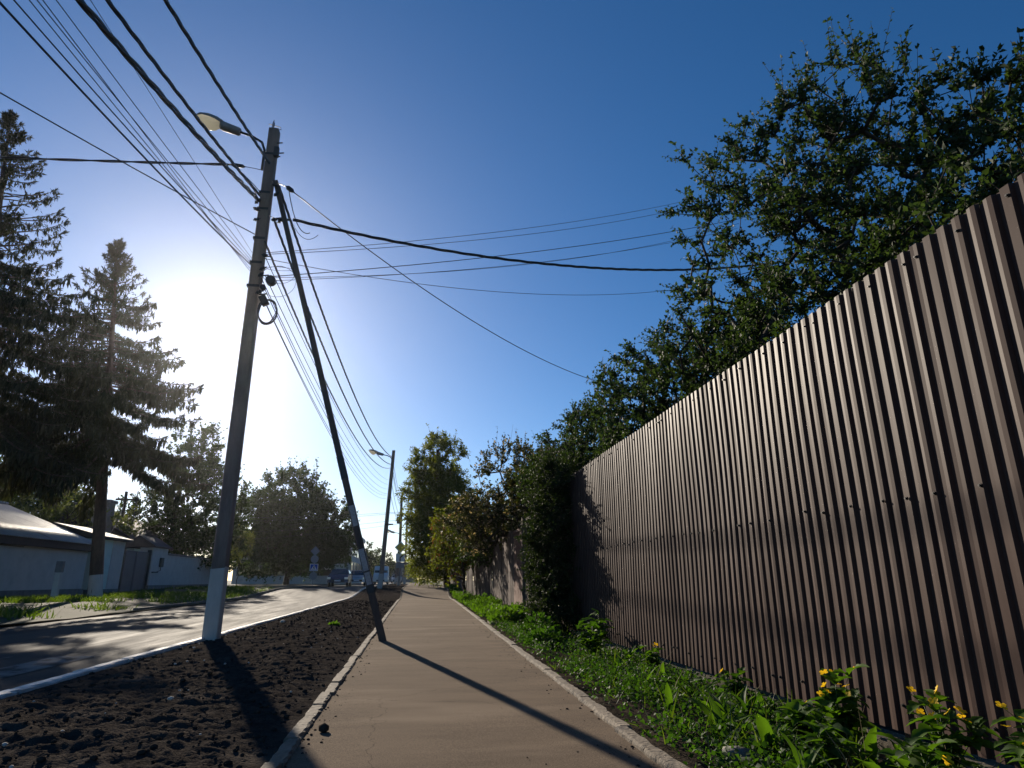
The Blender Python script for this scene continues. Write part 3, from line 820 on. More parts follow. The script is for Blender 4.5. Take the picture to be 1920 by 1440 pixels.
for i, (a, b, s_) in enumerate((((-22,66,6.6),(-1.6,68,7.6),.25),((-22,66,6.4),(-1.6,68,7.5),.35),((-22,68,5.2),(-1.6,68,6.8),.3),((-22,68,4.4),(-1.6,68,6.4),.3),((-22,80,4.4),(-1.1,84,4.6),.2))):
    wire(['highest', 'second highest', 'middle', 'second lowest', 'lowest'][i] + ' of the distant wires crossing the road left of the third pole', a, b, s_, .014, group='distant wires crossing the road')
# cable coil hanging on the pole
mb = MB()
rr = random.Random(4)
for k in range(5):
    pts = []
    for i in range(41):
        a = 2*math.pi*i/40 + k
        rx = .155 + rr.uniform(-.002,.002) + .006*k; rz_ = .21 + .006*k
        pts.append((-2.665 + rx*math.cos(a)*.9 + .012*math.sin(3*a+k), 10.62 + .02*math.sin(2*a+k*1.3), 5.25 + rz_*math.sin(a)))
    mb.tube(pts, .008, 5)
o = mb.build('cable_coil', M['cable'], None, True); tag(o, 'coil of black cable hanging on the right of the near pole', 'cable coil')
mb = MB()
for k in range(3):
    pts = [(-2.55 + (.2+.04*k)*math.cos(a)*1.1, 10.58, 6.05-.12*k + (.035+.13*k)*math.sin(a)) for a in np.linspace(.2+k, 6.0+k, 24)]
    mb.tube(pts, .0035, 4)
o = mb.build('loose_wire', M['wire'], None, True); tag(o, 'fine loose wire loops curling beside the splice drum', 'wire')

# ------------------------------------------------------------------ buildings on the left
GZ = .12
# low white house with a corrugated grey roof
hs = empty('white_house', (-15.5, 28, GZ)); tag(hs, 'low white house with grey corrugated roof at the left edge', 'house')
MB().box((-8.5, -9, .35), (0, 6.4, 2.36)).build('wall', M['plaster'], hs)
MB().box((-8.6, -9.1, -.3), (.06, 6.46, .345)).build('plinth', M['plinth'], hs)
MB().box((-8.4, -9.3, 2.05), (.30, 6.65, 2.36)).build('eaves_board', M['fascia'], hs)
gv = [(-8.3, 2.36), (.0, 2.36), (-4.15, 4.15)]
MB().prism(gv, 1, 6.2, 6.38).build('gable', M['plaster'], hs)
def corrugated(parent, y0, y1, eave, ridge, mat, name='roof_sheet', amp=.022, wl=.15):
    """sloping sheet from eave (x,z) up to ridge (x,z); waves run down the slope"""
    ys = np.arange(y0, y1+1e-6, wl/6)
    (xe, ze), (xr, zr) = eave, ridge
    nz_ = np.array([-(zr-ze), (xr-xe)]); nz_ = nz_/np.linalg.norm(nz_)
    if nz_[1] < 0: nz_ = -nz_
    V = []
    for t in (0, .33, .66, 1):
        for y in ys:
            w = amp*math.cos(2*math.pi*y/wl)
            V.append((xe+(xr-xe)*t + nz_[0]*w, y, ze+(zr-ze)*t + nz_[1]*w))
    n = len(ys)
    F = [(a*n+q, a*n+q+1, (a+1)*n+q+1, (a+1)*n+q) for a in range(3) for q in range(n-1)]
    o = obj(name, py_mesh(name, V, F, True), mat, parent)
    m = o.modifiers.new('t', 'SOLIDIFY'); m.thickness = .012
    return o
rf = random.Random(12)
y = -9.4
while y < 6.7:
    l = min(1.05, 6.75-y)
    dz = rf.uniform(-.006, .006)
    corrugated(hs, y, y+l-.01, (.42, 2.36+dz), (-4.25, 4.27+dz), M['slate'])
    y += 1.05
corrugated(hs, -9.4, 6.75, (-8.9, 2.36), (-4.15, 4.28), M['slate'])
MB().tube([(-4.2,-9.4,4.3),(-4.2,6.75,4.3)], .07, 6).build('ridge_cap', M['slate'], hs)
MB().box((.0, -5.6, 2.0), (.022, 1.0, 2.03)).build('wall_wire_duct', M['plinth'], hs)

# small lean-to with pale green corner, next to the gate
sh = empty('gatehouse', (-15.5, 35.0, GZ)); tag(sh, 'small pale green lean-to between the white house and the grey gate', 'outbuilding')
MB().box((-4, .0, .3), (0, 1.9, 2.7)).build('wall', M['plasterg'], sh)
MB().box((-4.0, 1.91, .3), (.03, 3.3, 2.7)).build('white_wall', M['plaster'], sh)
MB().box((-4.1, -.05, -.2), (.05, 3.36, .295)).build('plinth', M['plinth'], sh)
MB().prism([(-4.2,2.71),(.35,2.71),(.35,2.82),(-2,3.45),(-4.2,2.85)], 1, -.15, 3.5).build('roof', M['darkroof'], sh)
# grey sheet gate
gt = empty('yard_gate', (-15.5, 38.4, GZ)); tag(gt, 'dark grey double yard gate between the lean-to and the white wall', 'gate')
for k in range(2):
    y0 = .05 + k*1.68
    MB().box((-.06, y0, .02), (-.02, y0+1.62, 2.3)).build('gate_leaf', M['gate'], gt)
    fr = MB()
    for (a, b) in (((-.018,y0,.02),(.02,y0+.06,2.3)),((-.018,y0+1.56,.02),(.02,y0+1.62,2.3)),((-.018,y0+.061,2.24),(.02,y0+1.559,2.3)),((-.018,y0+.061,.02),(.02,y0+1.559,.08)),((-.018,y0+.061,1.15),(.015,y0+1.559,1.2))): fr.box(a, b)
    fr.build('frame', M['gate'], gt)
MB().box((-.1, -.08, 0), (.1, .03, 2.45)).build('gate_post', M['darksteel'], gt)
MB().box((-.1, 3.42, 0), (.1, 3.53, 2.45)).build('gate_post', M['darksteel'], gt)
# white wall with a meter box
wl_ = empty('white_wall', (-15.5, 42, GZ)); tag(wl_, 'white yard wall with dark base and meter box right of the grey gate', 'wall')
MB().box((-.6, .0, .45), (.14, 2.4, 2.6)).build('pier', M['plaster'], wl_)
MB().prism([(-1.6,2.61),(.3,2.61),(.3,2.68),(-.7,3.3),(-1.6,2.68)], 1, -.2, 2.7).build('pier_roof', M['fascia'], wl_)
MB().box((-.3, 2.41, .45), (.0, 17, 2.25)).build('wall', M['plaster'], wl_)
MB().box((-.4, 2.39, 2.255), (.08, 17.05, 2.36)).build('coping', M['plinth'], wl_)
MB().box((-.62, -.02, -.3), (.17, 2.42, .445)).build('plinth', M['plinth'], wl_)
MB().box((-.32, 2.425, -.3), (.03, 17.02, .445)).build('plinth', M['plinth'], wl_)
MB().box((.142, 1.2, 1.5), (.26, 1.65, 2.05)).build('meter_box', M['darksteel'], wl_, bevel=.01)
MB().box((.142, .2, 1.15), (.24, 1.0, 1.22)).build('shelf', M['darksteel'], wl_)
MB().tube([(.2,1.4,1.5),(.2,1.4,1.3),(.18,.9,1.22)], .02, 5).build('conduit', M['darksteel'], wl_)
# dark-roofed house behind the wall
dh = empty('dark_roof_house', (-22, 50, GZ)); tag(dh, 'house with dark gabled roof behind the white yard wall', 'house')
MB().box((-4, -4, 0), (4, 4, 2.9)).build('wall', M['plasterg'], dh)
MB().prism([(-4.6,2.8),(4.6,2.8),(4.6,2.92),(0,5.6),(-4.6,2.92)], 1, -4.5, 4.5).build('roof', M['darkroof'], dh)
MB().box((-.4,-2.3,4.6),(.4,-1.5,6.3)).build('chimney', M['plinth'], dh)
for k in (-2.2, .9):
    w_ = MB().box((4.01, k, 1.1), (4.05, k+1.2, 2.3)).build('window', M['limewash'], dh)
    MB().box((4.052, k+.1, 1.2), (4.06, k+1.1, 2.2)).build('pane', M['glassd'], w_)
ch = empty('brick_chimney', (-19.6, 44.5, GZ)); tag(ch, 'grey brick chimney stack seen behind the spruce trunk', 'chimney')
MB().box((-.45,-.45,0),(.45,.45,5.4)).build('stack', M['plinth'], ch)
MB().box((-.55,-.55,5.41),(.55,.55,5.6)).build('cap', M['plinth'], ch)
# yard pole and thin mast
yp = empty('yard_pole', (-19.8, 48.0, GZ)); tag(yp, 'short dark timber pole with wires behind the grey gate', 'pole')
MB().tube([(0,0,0),(-.1,0,6.6)], [.14,.1], 8).build('shaft', M['wooddark'], yp)
MB().box((-.7,-.06,6.0),(.5,.06,6.12)).build('cross_arm', M['wooddark'], yp)
ms = MB().tube([(-18.6,46.6,0),(-18.6,46.6,6.6)], .035, 6).build('mast', M['darksteel']); tag(ms, 'thin metal mast beside the timber yard pole', 'mast')
wire('wire slanting down from the timber yard pole', (-19.9,48.0,5.9), (-16.5,38.0,2.9), .5, .02)
wire('drooping wire loop at the foot of the timber yard pole', (-19.6,48.0,3.6), (-18.6,46.6,3.5), .5, .02)

# white post with a sign plate on the verge
ps = empty('marker_post', (-12.8, 26.5, .1)); tag(ps, 'white marker post with dark square plate on the grass verge', 'post')
MB().box((-.09,-.09,-.2),(.09,.09,1.02)).build('shaft', M['limewash'], ps, bevel=.01)
MB().box((-.11,-.10,1.023),(.11,.10,1.42)).build('plate_box', M['plinth'], ps, bevel=.01)
sp = empty('short_post', (-15.2, 58, .1)); tag(sp, 'short leaning white stump post in the shade of the maples', 'post')
MB().tube([(0,0,-.1),(-.12,0,1.1)], .13, 10).build('shaft', M['limewash'], sp)

# flat-roofed block far up the street and a low grey building at the end
ab = empty('office_block', (-11.5, 92, .2)); tag(ab, 'three-storey glazed block partly hidden behind the maples', 'building')
MB().box((-12, 0, 0), (3.0, 22, 6.6)).build('wall', M['plaster'], ab)
MB().box((-12.2, -.2, 6.61), (3.2, 22.2, 7.2)).build('parapet', M['plaster'], ab)
for fl in range(2):
    MB().box((-11.5, -.06, 1.2+fl*2.6), (2.2, -.01, 3.3+fl*2.6)).build('window_band', M['plinth'], ab)
    for k in range(9):
        MB().box((-11.3+k*1.5, -.10, 1.3+fl*2.6), (-11.3+k*1.5+1.35, -.07, 3.2+fl*2.6)).build('pane', M['glassd'], ab)
for fl in range(2):
    for k in range(5):
        MB().box((3.01, 1+k*4.2, 1.3+fl*2.6), (3.06, 3.4+k*4.2, 3.1+fl*2.6)).build('pane', M['glassd'], ab)
MB().prism([(-1.2,2.0),(2.9,2.0),(2.6,2.7),(-1.0,2.9)], 1, -1.6, -.2).build('entrance_canopy', M['limewash'], ab)
lb = empty('low_building', (-6, 190, .3)); tag(lb, 'low grey flat building closing the far end of the street', 'building')
MB().box((-7,0,0),(7,12,4.6)).build('wall', M['plinth'], lb)
MB().box((-1,-.5,4.61),(6,8,5.4)).build('roof_block', M['darkroof'], lb)
for k in range(6): MB().box((-6+k*2.2,-.06,1.4),(-4.6+k*2.2,-.01,3.2)).build('pane', M['glassd'], lb)

# ------------------------------------------------------------------ vehicles
def car(name, label, loc, rz, paint, kind='car'):
    c = empty(name, loc, rz); tag(c, label, kind)
    if kind == 'van':
        prof_ = [(-2.6,.35),(-2.6,2.2),(-2.4,2.4),(1.2,2.4),(1.9,1.45),(2.5,1.25),(2.6,.9),(2.6,.35)]; W = .98
        gl = [((1.28,2.25),(1.86,1.5))]
    else:
        prof_ = [(-2.1,.35),(-2.15,.75),(-2.05,1.0),(-1.5,1.06),(-.9,1.46),(.35,1.48),(1.05,1.0),(1.9,.86),(2.12,.7),(2.15,.35)]; W = .86
        gl = [((.42,1.43),(1.02,1.02)), ((-1.45,1.08),(-.95,1.42))]
    V = []; F = []; n = len(prof_)
    zmin, zmax = .35, max(z for _, z in prof_)
    for s, inset in ((-1, 1), (-1, 0), (1, 0), (1, 1)):
        for (x, z) in prof_:
            k = max(0, (z-1.0)/(zmax-1.0)) if kind != 'van' else max(0,(z-1.3)/(zmax-1.3))*.4
            w = W - .20*k - (.05 if inset else 0)
            V.append((x*(1-.012*inset), s*w, z - (.03*inset if z > .4 else -.03*inset)))
    for a in range(3):
        for k in range(n): F.append((a*n+k, a*n+(k+1)%n, (a+1)*n+(k+1)%n, (a+1)*n+k))
    F.append(tuple(range(n))[::-1]); F.append(tuple(3*n+k for k in range(n)))
    MB().add(V, F).build('body', paint, c, bevel=.02)
    for gi, ((x0, z0), (x1, z1)) in enumerate(gl):
        nx, nz_ = (z0-z1), (x1-x0)
        l = math.hypot(nx, nz_); nx, nz_ = abs(nx)/l*(1 if gi == 0 else -1), abs(nz_)/l
        def ww(z): return W - .2*max(0,(z-1.0)/(zmax-1.0))-.09 if kind != 'van' else W-.12
        V = [(x0+nx*.012, -ww(z0), z0+nz_*.012), (x1+nx*.012, -ww(z1), z1+nz_*.012), (x1+nx*.012, ww(z1), z1+nz_*.012), (x0+nx*.012, ww(z0), z0+nz_*.012)]
        V += [(x-nx*.03, y, z-nz_*.03) for x, y, z in V]
        MB().add(V, [(0,1,2,3),(7,6,5,4),(0,4,5,1),(1,5,6,2),(2,6,7,3),(3,7,4,0)]).build('windscreen' if gi == 0 else 'rear_window', M['glassd'], c)
    if kind != 'van':
        for s in (-1, 1):
            for (x0, x1) in ((-.85,-.2),(-.12,.62)):
                y0 = s*(W-.02); y1 = s*(W-.17)
                V = [(x0-(.25 if x0 < -.5 else 0), y0, 1.06),(x1+(.2 if x1 > 0 else 0), y0, 1.06),(x1-(.25 if x1 > 0 else 0), y1, 1.38),(x0, y1, 1.38)]
                V += [(x, y-s*.03, z) for x, y, z in V]
                MB().add(V, [(0,1,2,3),(7,6,5,4),(0,4,5,1),(1,5,6,2),(2,6,7,3),(3,7,4,0)]).build('side_window', M['glassd'], c)
    xf = prof_[-1][0]
    for s in (-1, 1):
        MB().box((xf-.18, s*.72-.17, .62), (xf+.015, s*.72+.13, .8)).build('headlight', M['headlight'], c, bevel=.03)
        MB().box((.55, s*(W+.02)-.05, .98), (.72, s*(W+.02)+.09*s+.05, 1.12)).build('mirror', paint, c, bevel=.02)
        for x in ((-1.3, 1.35) if kind != 'van' else (-1.6, 1.75)):
            wh = empty('wheel', (x, s*(W-.1), .31)); wh.parent = c
            MB().tube([(0,-.1,0),(0,-.085,0),(0,.085,0),(0,.1,0)], [.27,.31,.31,.27], 18).build('tyre', M['rubber'], wh)
            MB().tube([(0,-.104,0),(0,.104,0)], .18, 12).build('rim', M['rim'], wh)
    MB().box((xf-.02, -.55, .42), (xf+.02, .55, .58)).build('grille', M['rubber'], c)
    MB().box((xf+.021, -.26, .45), (xf+.03, .26, .56)).build('number_plate', M['plate'], c)
    return c
car('parked_car', 'dark blue car facing the viewer in the shade of the maples', (-6.35, 60.5, .31), R(-90), M['bluecar'])
car('parked_car', 'silver car with glinting headlight behind the dark blue car', (-5.55, 69, .33), R(-88), M['silvercar'])
car('parked_van', 'white van far up the street beyond the second pole', (-4.4, 95, .33), R(-90), M['whitevan'], 'van')
car('parked_car', 'distant grey car right of the white van', (-2.9, 120, .33), R(-90), M['silvercar'])

# ------------------------------------------------------------------ traffic signs
def poly_plate(pts, y0, y1): return MB().prism(pts, 1, y0, y1)
def ngon(r_, n, rot=0, cz=0, cx=0): return [(cx + r_*math.cos(2*math.pi*k/n+rot), cz + r_*math.sin(2*math.pi*k/n+rot)) for k in range(n)]
sg = empty('sign_post', (-8.75, 61, .2)); tag(sg, 'post with pedestrian crossing sign and grey sign backs under the maples', 'traffic sign')
MB().tube([(0,0,-.2),(0,0,3.35)], .035, 8).build('post', M['steel'], sg)
poly_plate(ngon(.42,4,0,3.15), -.06,-.045).build('diamond_sign', M['signback'], sg)
poly_plate(ngon(.34,24,0,2.45), -.06,-.045).build('round_sign', M['signback'], sg)
q = poly_plate([(-.36,1.43),(.36,1.43),(.36,2.05),(-.36,2.05)], -.06,-.045).build('crossing_sign', M['signwhite'], sg)
poly_plate([(-.30,1.48),(.30,1.48),(.30,2.0),(-.30,2.0)], -.066,-.0605).build('blue_field', M['signblue'], q)
poly_plate([(-.27,1.52),(.27,1.52),(0,1.97)], -.071,-.0665).build('white_triangle', M['signwhite'], q)
w_ = MB().prism([(-.05,1.72),(.04,1.72),(.05,1.82),(-.04,1.82)], 1, -.075,-.0715)
w_.prism([(-.04,1.72),(-.10,1.56),(-.06,1.56),(.0,1.72)], 1, -.075,-.0715).prism([(.0,1.72),(.08,1.56),(.12,1.56),(.045,1.72)], 1, -.0752,-.0717).prism(ngon(.032,10,0,1.86,.01), 1, -.075,-.0715)
w_.build('walking_figure', M['signblack'], q)
poly_plate(ngon(.34,24,0,1.02), -.06,-.045).build('round_sign', M['signback'], sg)
s2 = empty('sign_post', (-1.15, 56, .33)); tag(s2, 'post with yellow diamond priority sign and plates between the poles', 'traffic sign')
MB().tube([(0,0,-.2),(0,0,3.6)], .04, 8).build('post', M['steel'], s2)
q = poly_plate(ngon(.5,4,0,3.15), -.07,-.055).build('diamond_sign', M['signwhite'], s2)
poly_plate(ngon(.38,4,0,3.15), -.077,-.0705).build('yellow_field', M['signyellow'], q)
q = poly_plate([(-.36,1.98),(.36,1.98),(.36,2.66),(-.36,2.66)], -.07,-.055).build('direction_plate', M['signwhite'], s2)
poly_plate([(-.05,2.05),(.06,2.05),(.06,2.3),(.28,2.5),(.2,2.58),(-.05,2.36)], -.075,-.0705).build('black_bend', M['signblack'], q)
poly_plate([(-.32,1.5),(.36,1.5),(.36,1.93),(-.32,1.93)], -.07,-.055).build('plate', M['signback'], s2)

# loose stones
for (nm, lb_, P, S, mt, sq) in (('dark_clod','black clod of earth lying on the near left of the sidewalk',(-.47,4.22,.035),.032,'clod',.8),('field_stone','flat grey stone half sunk in the weeds at the bottom edge',(1.62,3.36,.03),.085,'stone',.5),('field_stone','pale stone chip on the soil near the leaning prop pole',(-2.55,14.2,.06),.05,'limewash',.6),('field_stone','small white stone on the near soil left of the pole shadow',(-1.62,5.15,.07),.022,'limewash',.6)):
    o = lumps(nm, np.array([P]), np.array([S]), M[mt], None, sq, int(P[1]*10)); tag(o, lb_, 'stone')

# ------------------------------------------------------------------ vegetation
def unit(v): return v/np.maximum(np.linalg.norm(v, axis=-1, keepdims=True), 1e-9)
def leaf_geo(P, A, L, W, r, fold=.18, droop=.12, shape='leaf'):
    """P base points (n,3), A axis dirs (n,3), L lengths (n), W width ratio -> verts, tri faces"""
    n = len(P)
    A = unit(A)
    rnd = unit(r.normal(size=(n, 3)) + np.array([0, 0, .8]))
    S = unit(np.cross(A, rnd)); N_ = np.cross(S, A)
    L = np.asarray(L).reshape(-1, 1); w = L*W*.5
    if shape == 'leaf':
        v = np.stack([P,
                      P + A*L*.42 + S*w + N_*w*fold*2,
                      P + A*L*.45 - N_*w*.0,
                      P + A*L*.42 - S*w + N_*w*fold*2,
                      P + A*L - N_*L*droop], 1)
        f = np.array([[0,1,2],[0,2,3],[1,4,2],[2,4,3]])
    else:
        v = np.stack([P - S*w*.5, P + S*w*.5, P + A*L*.55 + S*w + N_*L*.02, P + A*L - N_*L*droop], 1)
        f = np.array([[0,1,2],[0,2,3]])
    k = v.shape[1]
    F = f[None] + (np.arange(n)*k)[:, None, None]
    return v.reshape(-1, 3), F.reshape(-1, 3)

def tubes_geo(segs, sides=5):
    """segs: list of (p0,p1,r0,r1) arrays -> verts, quads"""
    p0 = np.array([s[0] for s in segs], float); p1 = np.array([s[1] for s in segs], float)
    r0 = np.array([s[2] for s in segs]); r1 = np.array([s[3] for s in segs])
    d = unit(p1-p0)
    ref = np.where(np.abs(d[:, 2:3]) < .9, np.array([[0,0,1.]]), np.array([[1.,0,0]]))
    a = unit(np.cross(d, ref)); b = np.cross(a, d)
    n = len(segs)
    th = np.arange(sides)*2*np.pi/sides
    ring = a[:, None]*np.cos(th)[None, :, None] + b[:, None]*np.sin(th)[None, :, None]
    v = np.concatenate([p0[:, None]+ring*r0[:, None, None], p1[:, None]+ring*r1[:, None, None]], 1)
    k = np.arange(sides); k2 = (k+1) % sides
    f = np.stack([k, k2, k2+sides, k+sides], -1)
    F = f[None] + (np.arange(n)*2*sides)[:, None, None]
    return v.reshape(-1, 3), F.reshape(-1, 4)

def grow(trunk, att, r, r_tip=.006, r0=.15, expo=.48, wiggle=.12, up=.5):
    """connect attractor points to a growing skeleton; returns nodes, parents, radii"""
    nodes_ = [np.array(p, float) for p in trunk]; par = [-1]+list(range(len(trunk)-1))
    c0 = np.array(trunk[len(trunk)//2])
    order = np.argsort(np.linalg.norm(att - c0, axis=1))
    arr = np.zeros((len(trunk)+len(att)*3+5, 3)); arr[:len(trunk)] = nodes_
    n = len(trunk)
    ends = []
    for i in order:
        a = att[i]
        d = np.linalg.norm(arr[:n]-a, axis=1) + up*np.maximum(0, arr[:n, 2]-a[2]+.1)
        d[0] += 50
        j = int(np.argmin(d))
        b = arr[j]; L = np.linalg.norm(a-b)
        prev = j
        k = 2 if L > .6 else 1
        for q in range(1, k+1):
            t = q/k
            p = b + (a-b)*t + (r.normal(size=3)*wiggle*L*.5 if q < k else 0)
            if q < k: p[2] -= 0.0
            arr[n] = p; par.append(prev); prev = n; n += 1
        ends.append(prev)
    cnt = np.zeros(n)
    for e in ends: cnt[e] += 1
    for i in range(n-1, 0, -1): cnt[par[i]] += cnt[i]
    rad = np.minimum(r_tip*np.maximum(cnt, 1)**expo, r0)
    return arr[:n], par, rad, ends

def in_lobes(lobes, n, r, shell=.55):
    """points in a set of ellipsoids, thinned towards the middle"""
    vol = np.array([l[1][0]*l[1][1]*l[1][2] for l in lobes]); pick = r.choice(len(lobes), n, p=vol/vol.sum())
    d = unit(r.normal(size=(n, 3))); rad = (shell + (1-shell)*r.random(n)**.6) * np.where(r.random(n) < .25, r.random(n), 1)
    C = np.array([l[0] for l in lobes])[pick]; S = np.array([l[1] for l in lobes])[pick]
    return C + d*rad[:, None]*S

def make_tree(name, label, cat, base, trunk, r0, lobes, n_att, shoots, per_shoot, shoot_len, leaf_len, leaf_w, mat, seed,
              bark='bark', clip=None, droop=.0, updir=.5, shell=.55, group=None, r_tip=.006, sprigs=0, bare=0.0, second=None):
    r = np.random.default_rng(seed)
    base = np.array(base, float)
    T = np.array(trunk, float)
    # densify trunk
    tp = []
    for i in range(len(T)-1):
        for k in range(4): tp.append(T[i]+(T[i+1]-T[i])*k/4)
    tp.append(T[-1]); tp = np.array(tp); tp[1:-1] += r.normal(size=(len(tp)-2, 3))*.03*np.array([1,1,0])
    att = in_lobes(lobes, n_att, r, shell)
    if clip is not None: att = att[clip(att + base)]
    nd, par, rad, ends = grow(tp, att, r, r_tip, r0)
    for i in range(len(tp)): rad[i] = max(rad[i], r0*(1-.55*i/len(tp)))
    rad[0] = r0*1.25
    segs = [(nd[par[i]], nd[i], rad[par[i]] if i < len(tp) else min(rad[par[i]], rad[i]*1.6), rad[i]) for i in range(1, len(nd))]
    cen = att.mean(0)
    # shoots
    E = nd[ends]
    SP = np.repeat(E, shoots, 0)
    out = unit(SP-cen)
    SD = unit(out*.9 + r.normal(size=SP.shape)*.75 + np.array([0,0,updir]))
    SLn = shoot_len*(.45+.9*r.random(len(SP)))
    if sprigs:   # a few long shoots break the outline
        top = np.argsort(-(out[:, 2]+.5*r.random(len(out))))[:sprigs]
        SD[top] = unit(out[top]*.5 + r.normal(size=(len(top), 3))*.25 + np.array([0,0,1.0])); SLn[top] *= 2.2
    S1 = SP + SD*SLn[:, None]
    S1[:, 2] -= droop*SLn
    segs += [(SP[i], S1[i], r_tip*.7, r_tip*.35) for i in range(len(SP))]
    v, f = tubes_geo(segs, 5)
    tree = empty(name, tuple(base)); tag(tree, label, cat, group)
    obj('trunk', np_mesh('trunk', v, f, True), M[bark], tree)
    keep = np.where(r.random(len(SP)) >= bare)[0]
    idx = np.repeat(keep, per_shoot)
    t = np.tile((np.arange(per_shoot)+.6)/per_shoot, len(keep)) + r.normal(size=len(idx))*.05
    P = SP[idx] + (S1[idx]-SP[idx])*np.clip(t, 0, 1.02)[:, None]
    A = unit(SD[idx]*.55 + r.normal(size=(len(idx), 3))*.85 + np.array([0,0,-droop*.8]))
    Ln = leaf_len*(.55+.75*r.random(len(idx)))
    if second is not None:
        m2 = second[1](P+base, r)
        v, f = leaf_geo(P[m2], A[m2], Ln[m2], leaf_w, r); obj('crown', np_mesh('crown', v, f), M[second[0]], tree)
        P, A, Ln = P[~m2], A[~m2], Ln[~m2]
    v, f = leaf_geo(P, A, Ln, leaf_w, r)
    obj('crown', np_mesh('crown', v, f), M[mat], tree)
    return tree

# fruit trees behind the steel fence
behind = lambda p: (p[:, 0] > 3.05) | (p[:, 2] > 2.95)
make_tree('fruit_tree', 'large leafy fruit tree rising behind the right end of the steel fence', 'tree', (5.9, 6.3, -.1),
          [(0,0,0),(-.1,.05,1.2),(.05,-.1,2.2),(.15,.0,3.4),(.1,.1,4.6)], .17,
          [((-.2,.2,4.7),(2.1,2.3,2.3)), ((-.8,2.2,4.9),(1.4,1.5,2.2)), ((.3,-1.4,4.2),(1.7,1.8,1.9)), ((.1,.7,6.5),(1.5,1.6,1.6)), ((-1.2,.6,3.3),(1.2,2.4,1.1)), ((.9,-2.4,3.3),(1.5,1.7,1.4)), ((-1.0,2.1,6.9),(1.0,1.1,1.3)), ((-.7,-2.2,3.7),(1.2,1.5,1.2))],
          1000, 8, 14, .32, .066, .6, 'pear', 21, clip=behind, updir=.35, sprigs=90)
make_tree('fruit_tree', 'mid-size fruit tree over the middle of the steel fence', 'tree', (5.3, 11.0, -.1),
          [(0,0,0),(.1,0,1.3),(-.05,.1,2.4),(.0,.0,3.4)], .12,
          [((-.3,-.3,4.1),(1.3,1.6,1.5)), ((-.5,1.0,4.2),(1.3,1.6,1.5)), ((.2,-1.3,4.0),(1.3,1.5,1.4)), ((-.8,.2,3.1),(1.0,2.2,.9))],
          460, 8, 13, .32, .07, .6, 'pear', 22, clip=behind, updir=.35, sprigs=24)
make_tree('fruit_tree', 'small fruit tree reaching over the far end of the steel fence', 'tree', (4.9, 15.6, -.1),
          [(0,0,0),(-.1,0,1.2),(.0,.1,2.3),(-.1,.0,3.2)], .11,
          [((-.1,-.6,4.4),(1.2,1.8,1.6)), ((-.5,1.0,3.9),(1.2,1.9,1.4)), ((-.3,-1.2,3.3),(1.1,1.6,1.0)), ((-.2,2.8,3.3),(1.2,1.6,1.3))],
          460, 8, 12, .34, .078, .6, 'pear', 23, clip=behind, updir=.3, sprigs=20)

make_tree('fruit_tree', 'farthest fruit tree, its twigs pointing left beyond the steel fence', 'tree', (4.9, 20.6, -.1),
          [(0,0,0),(-.1,0,1.2),(.0,.1,2.3),(-.2,.0,3.2)], .11,
          [((-.3,-.2,3.7),(1.2,1.9,1.3)), ((-.8,1.0,3.8),(1.1,1.7,1.2)), ((-.2,-1.4,3.6),(1.2,1.6,1.3))],
          260, 6, 10, .36, .105, .6, 'pear', 24, clip=behind, updir=.3, sprigs=20)

# dark overgrown shrub at the end of the steel fence
make_tree('overgrown_shrub', 'dark overgrown shrub spilling over the fence end onto the verge', 'shrub', (2.55, 11.7, -.1),
          [(0,0,0),(.05,.1,.7),(-.05,.0,1.5),(.1,.1,2.3)], .06,
          [((-.1,-.2,.7),(.42,.75,.8)), ((-.1,.1,1.6),(.42,.8,.8)), ((.0,.2,2.3),(.42,.8,.55)), ((-.1,.6,1.3),(.4,.7,1.1)), ((.15,.4,2.75),(.45,.9,.4))],
          520, 8, 12, .22, .048, .65, 'vine', 31, updir=.1, shell=.35, r_tip=.004, sprigs=30)
# blossoming apple tree over the board fence
make_tree('blossom_tree', 'apple tree with faded cream blossom leaning over the board fence', 'tree', (3.5, 19.6, 0),
          [(0,0,0),(-.15,-.1,1.2),(-.35,-.2,2.2),(-.6,-.2,3.2)], .12,
          [((-.4,-.2,3.5),(1.4,1.7,1.4)), ((-1.6,.5,2.6),(1.0,1.5,.9)), ((.4,-1.6,3.3),(1.1,1.4,.9)), ((-.9,1.6,2.7),(1.1,1.6,.9))],
          480, 6, 9, .34, .09, .6, 'apple', 33, updir=.4, sprigs=40, bare=.12)
make_tree('green_shrub', 'green bushy shrub between the dark shrub and the blossoming tree', 'shrub', (3.35, 15.2, 0),
          [(0,0,0),(0,0,1.2),(.05,.05,2.2)], .07,
          [((-.2,-.2,3.1),(.8,1.3,.65)), ((.1,.6,3.3),(.8,1.2,.65))],
          170, 6, 9, .26, .065, .6, 'maple', 34, updir=.4, sprigs=16)
make_tree('red_shrub', 'reddish young shrub in front of the tall willow', 'shrub', (2.3, 29.5, 0),
          [(0,0,0),(-.1,0,.9),(-.2,.1,1.8)], .07,
          [((-.5,.2,2.8),(1.2,1.6,1.2)), ((-.6,-.4,1.9),(1.0,1.4,.9)), ((-.2,1.6,2.4),(1.1,1.8,1.2))],
          230, 6, 8, .36, .11, .6, 'redleaf', 35, updir=.3, second=('willow', lambda p, r: r.random(len(p)) < .85))
make_tree('dark_shrub', 'dark green shrub leaning over the board fence below the blossom', 'shrub', (3.2, 24.5, 0),
          [(0,0,0),(-.1,0,.9),(-.3,.1,1.8)], .08,
          [((-.6,.0,2.6),(1.1,1.9,.95)), ((-.9,-.6,2.0),(.8,1.4,.7)), ((-.2,1.8,2.6),(1.1,1.8,1.2))],
          240, 6, 8, .34, .10, .6, 'maple', 36, updir=.2)
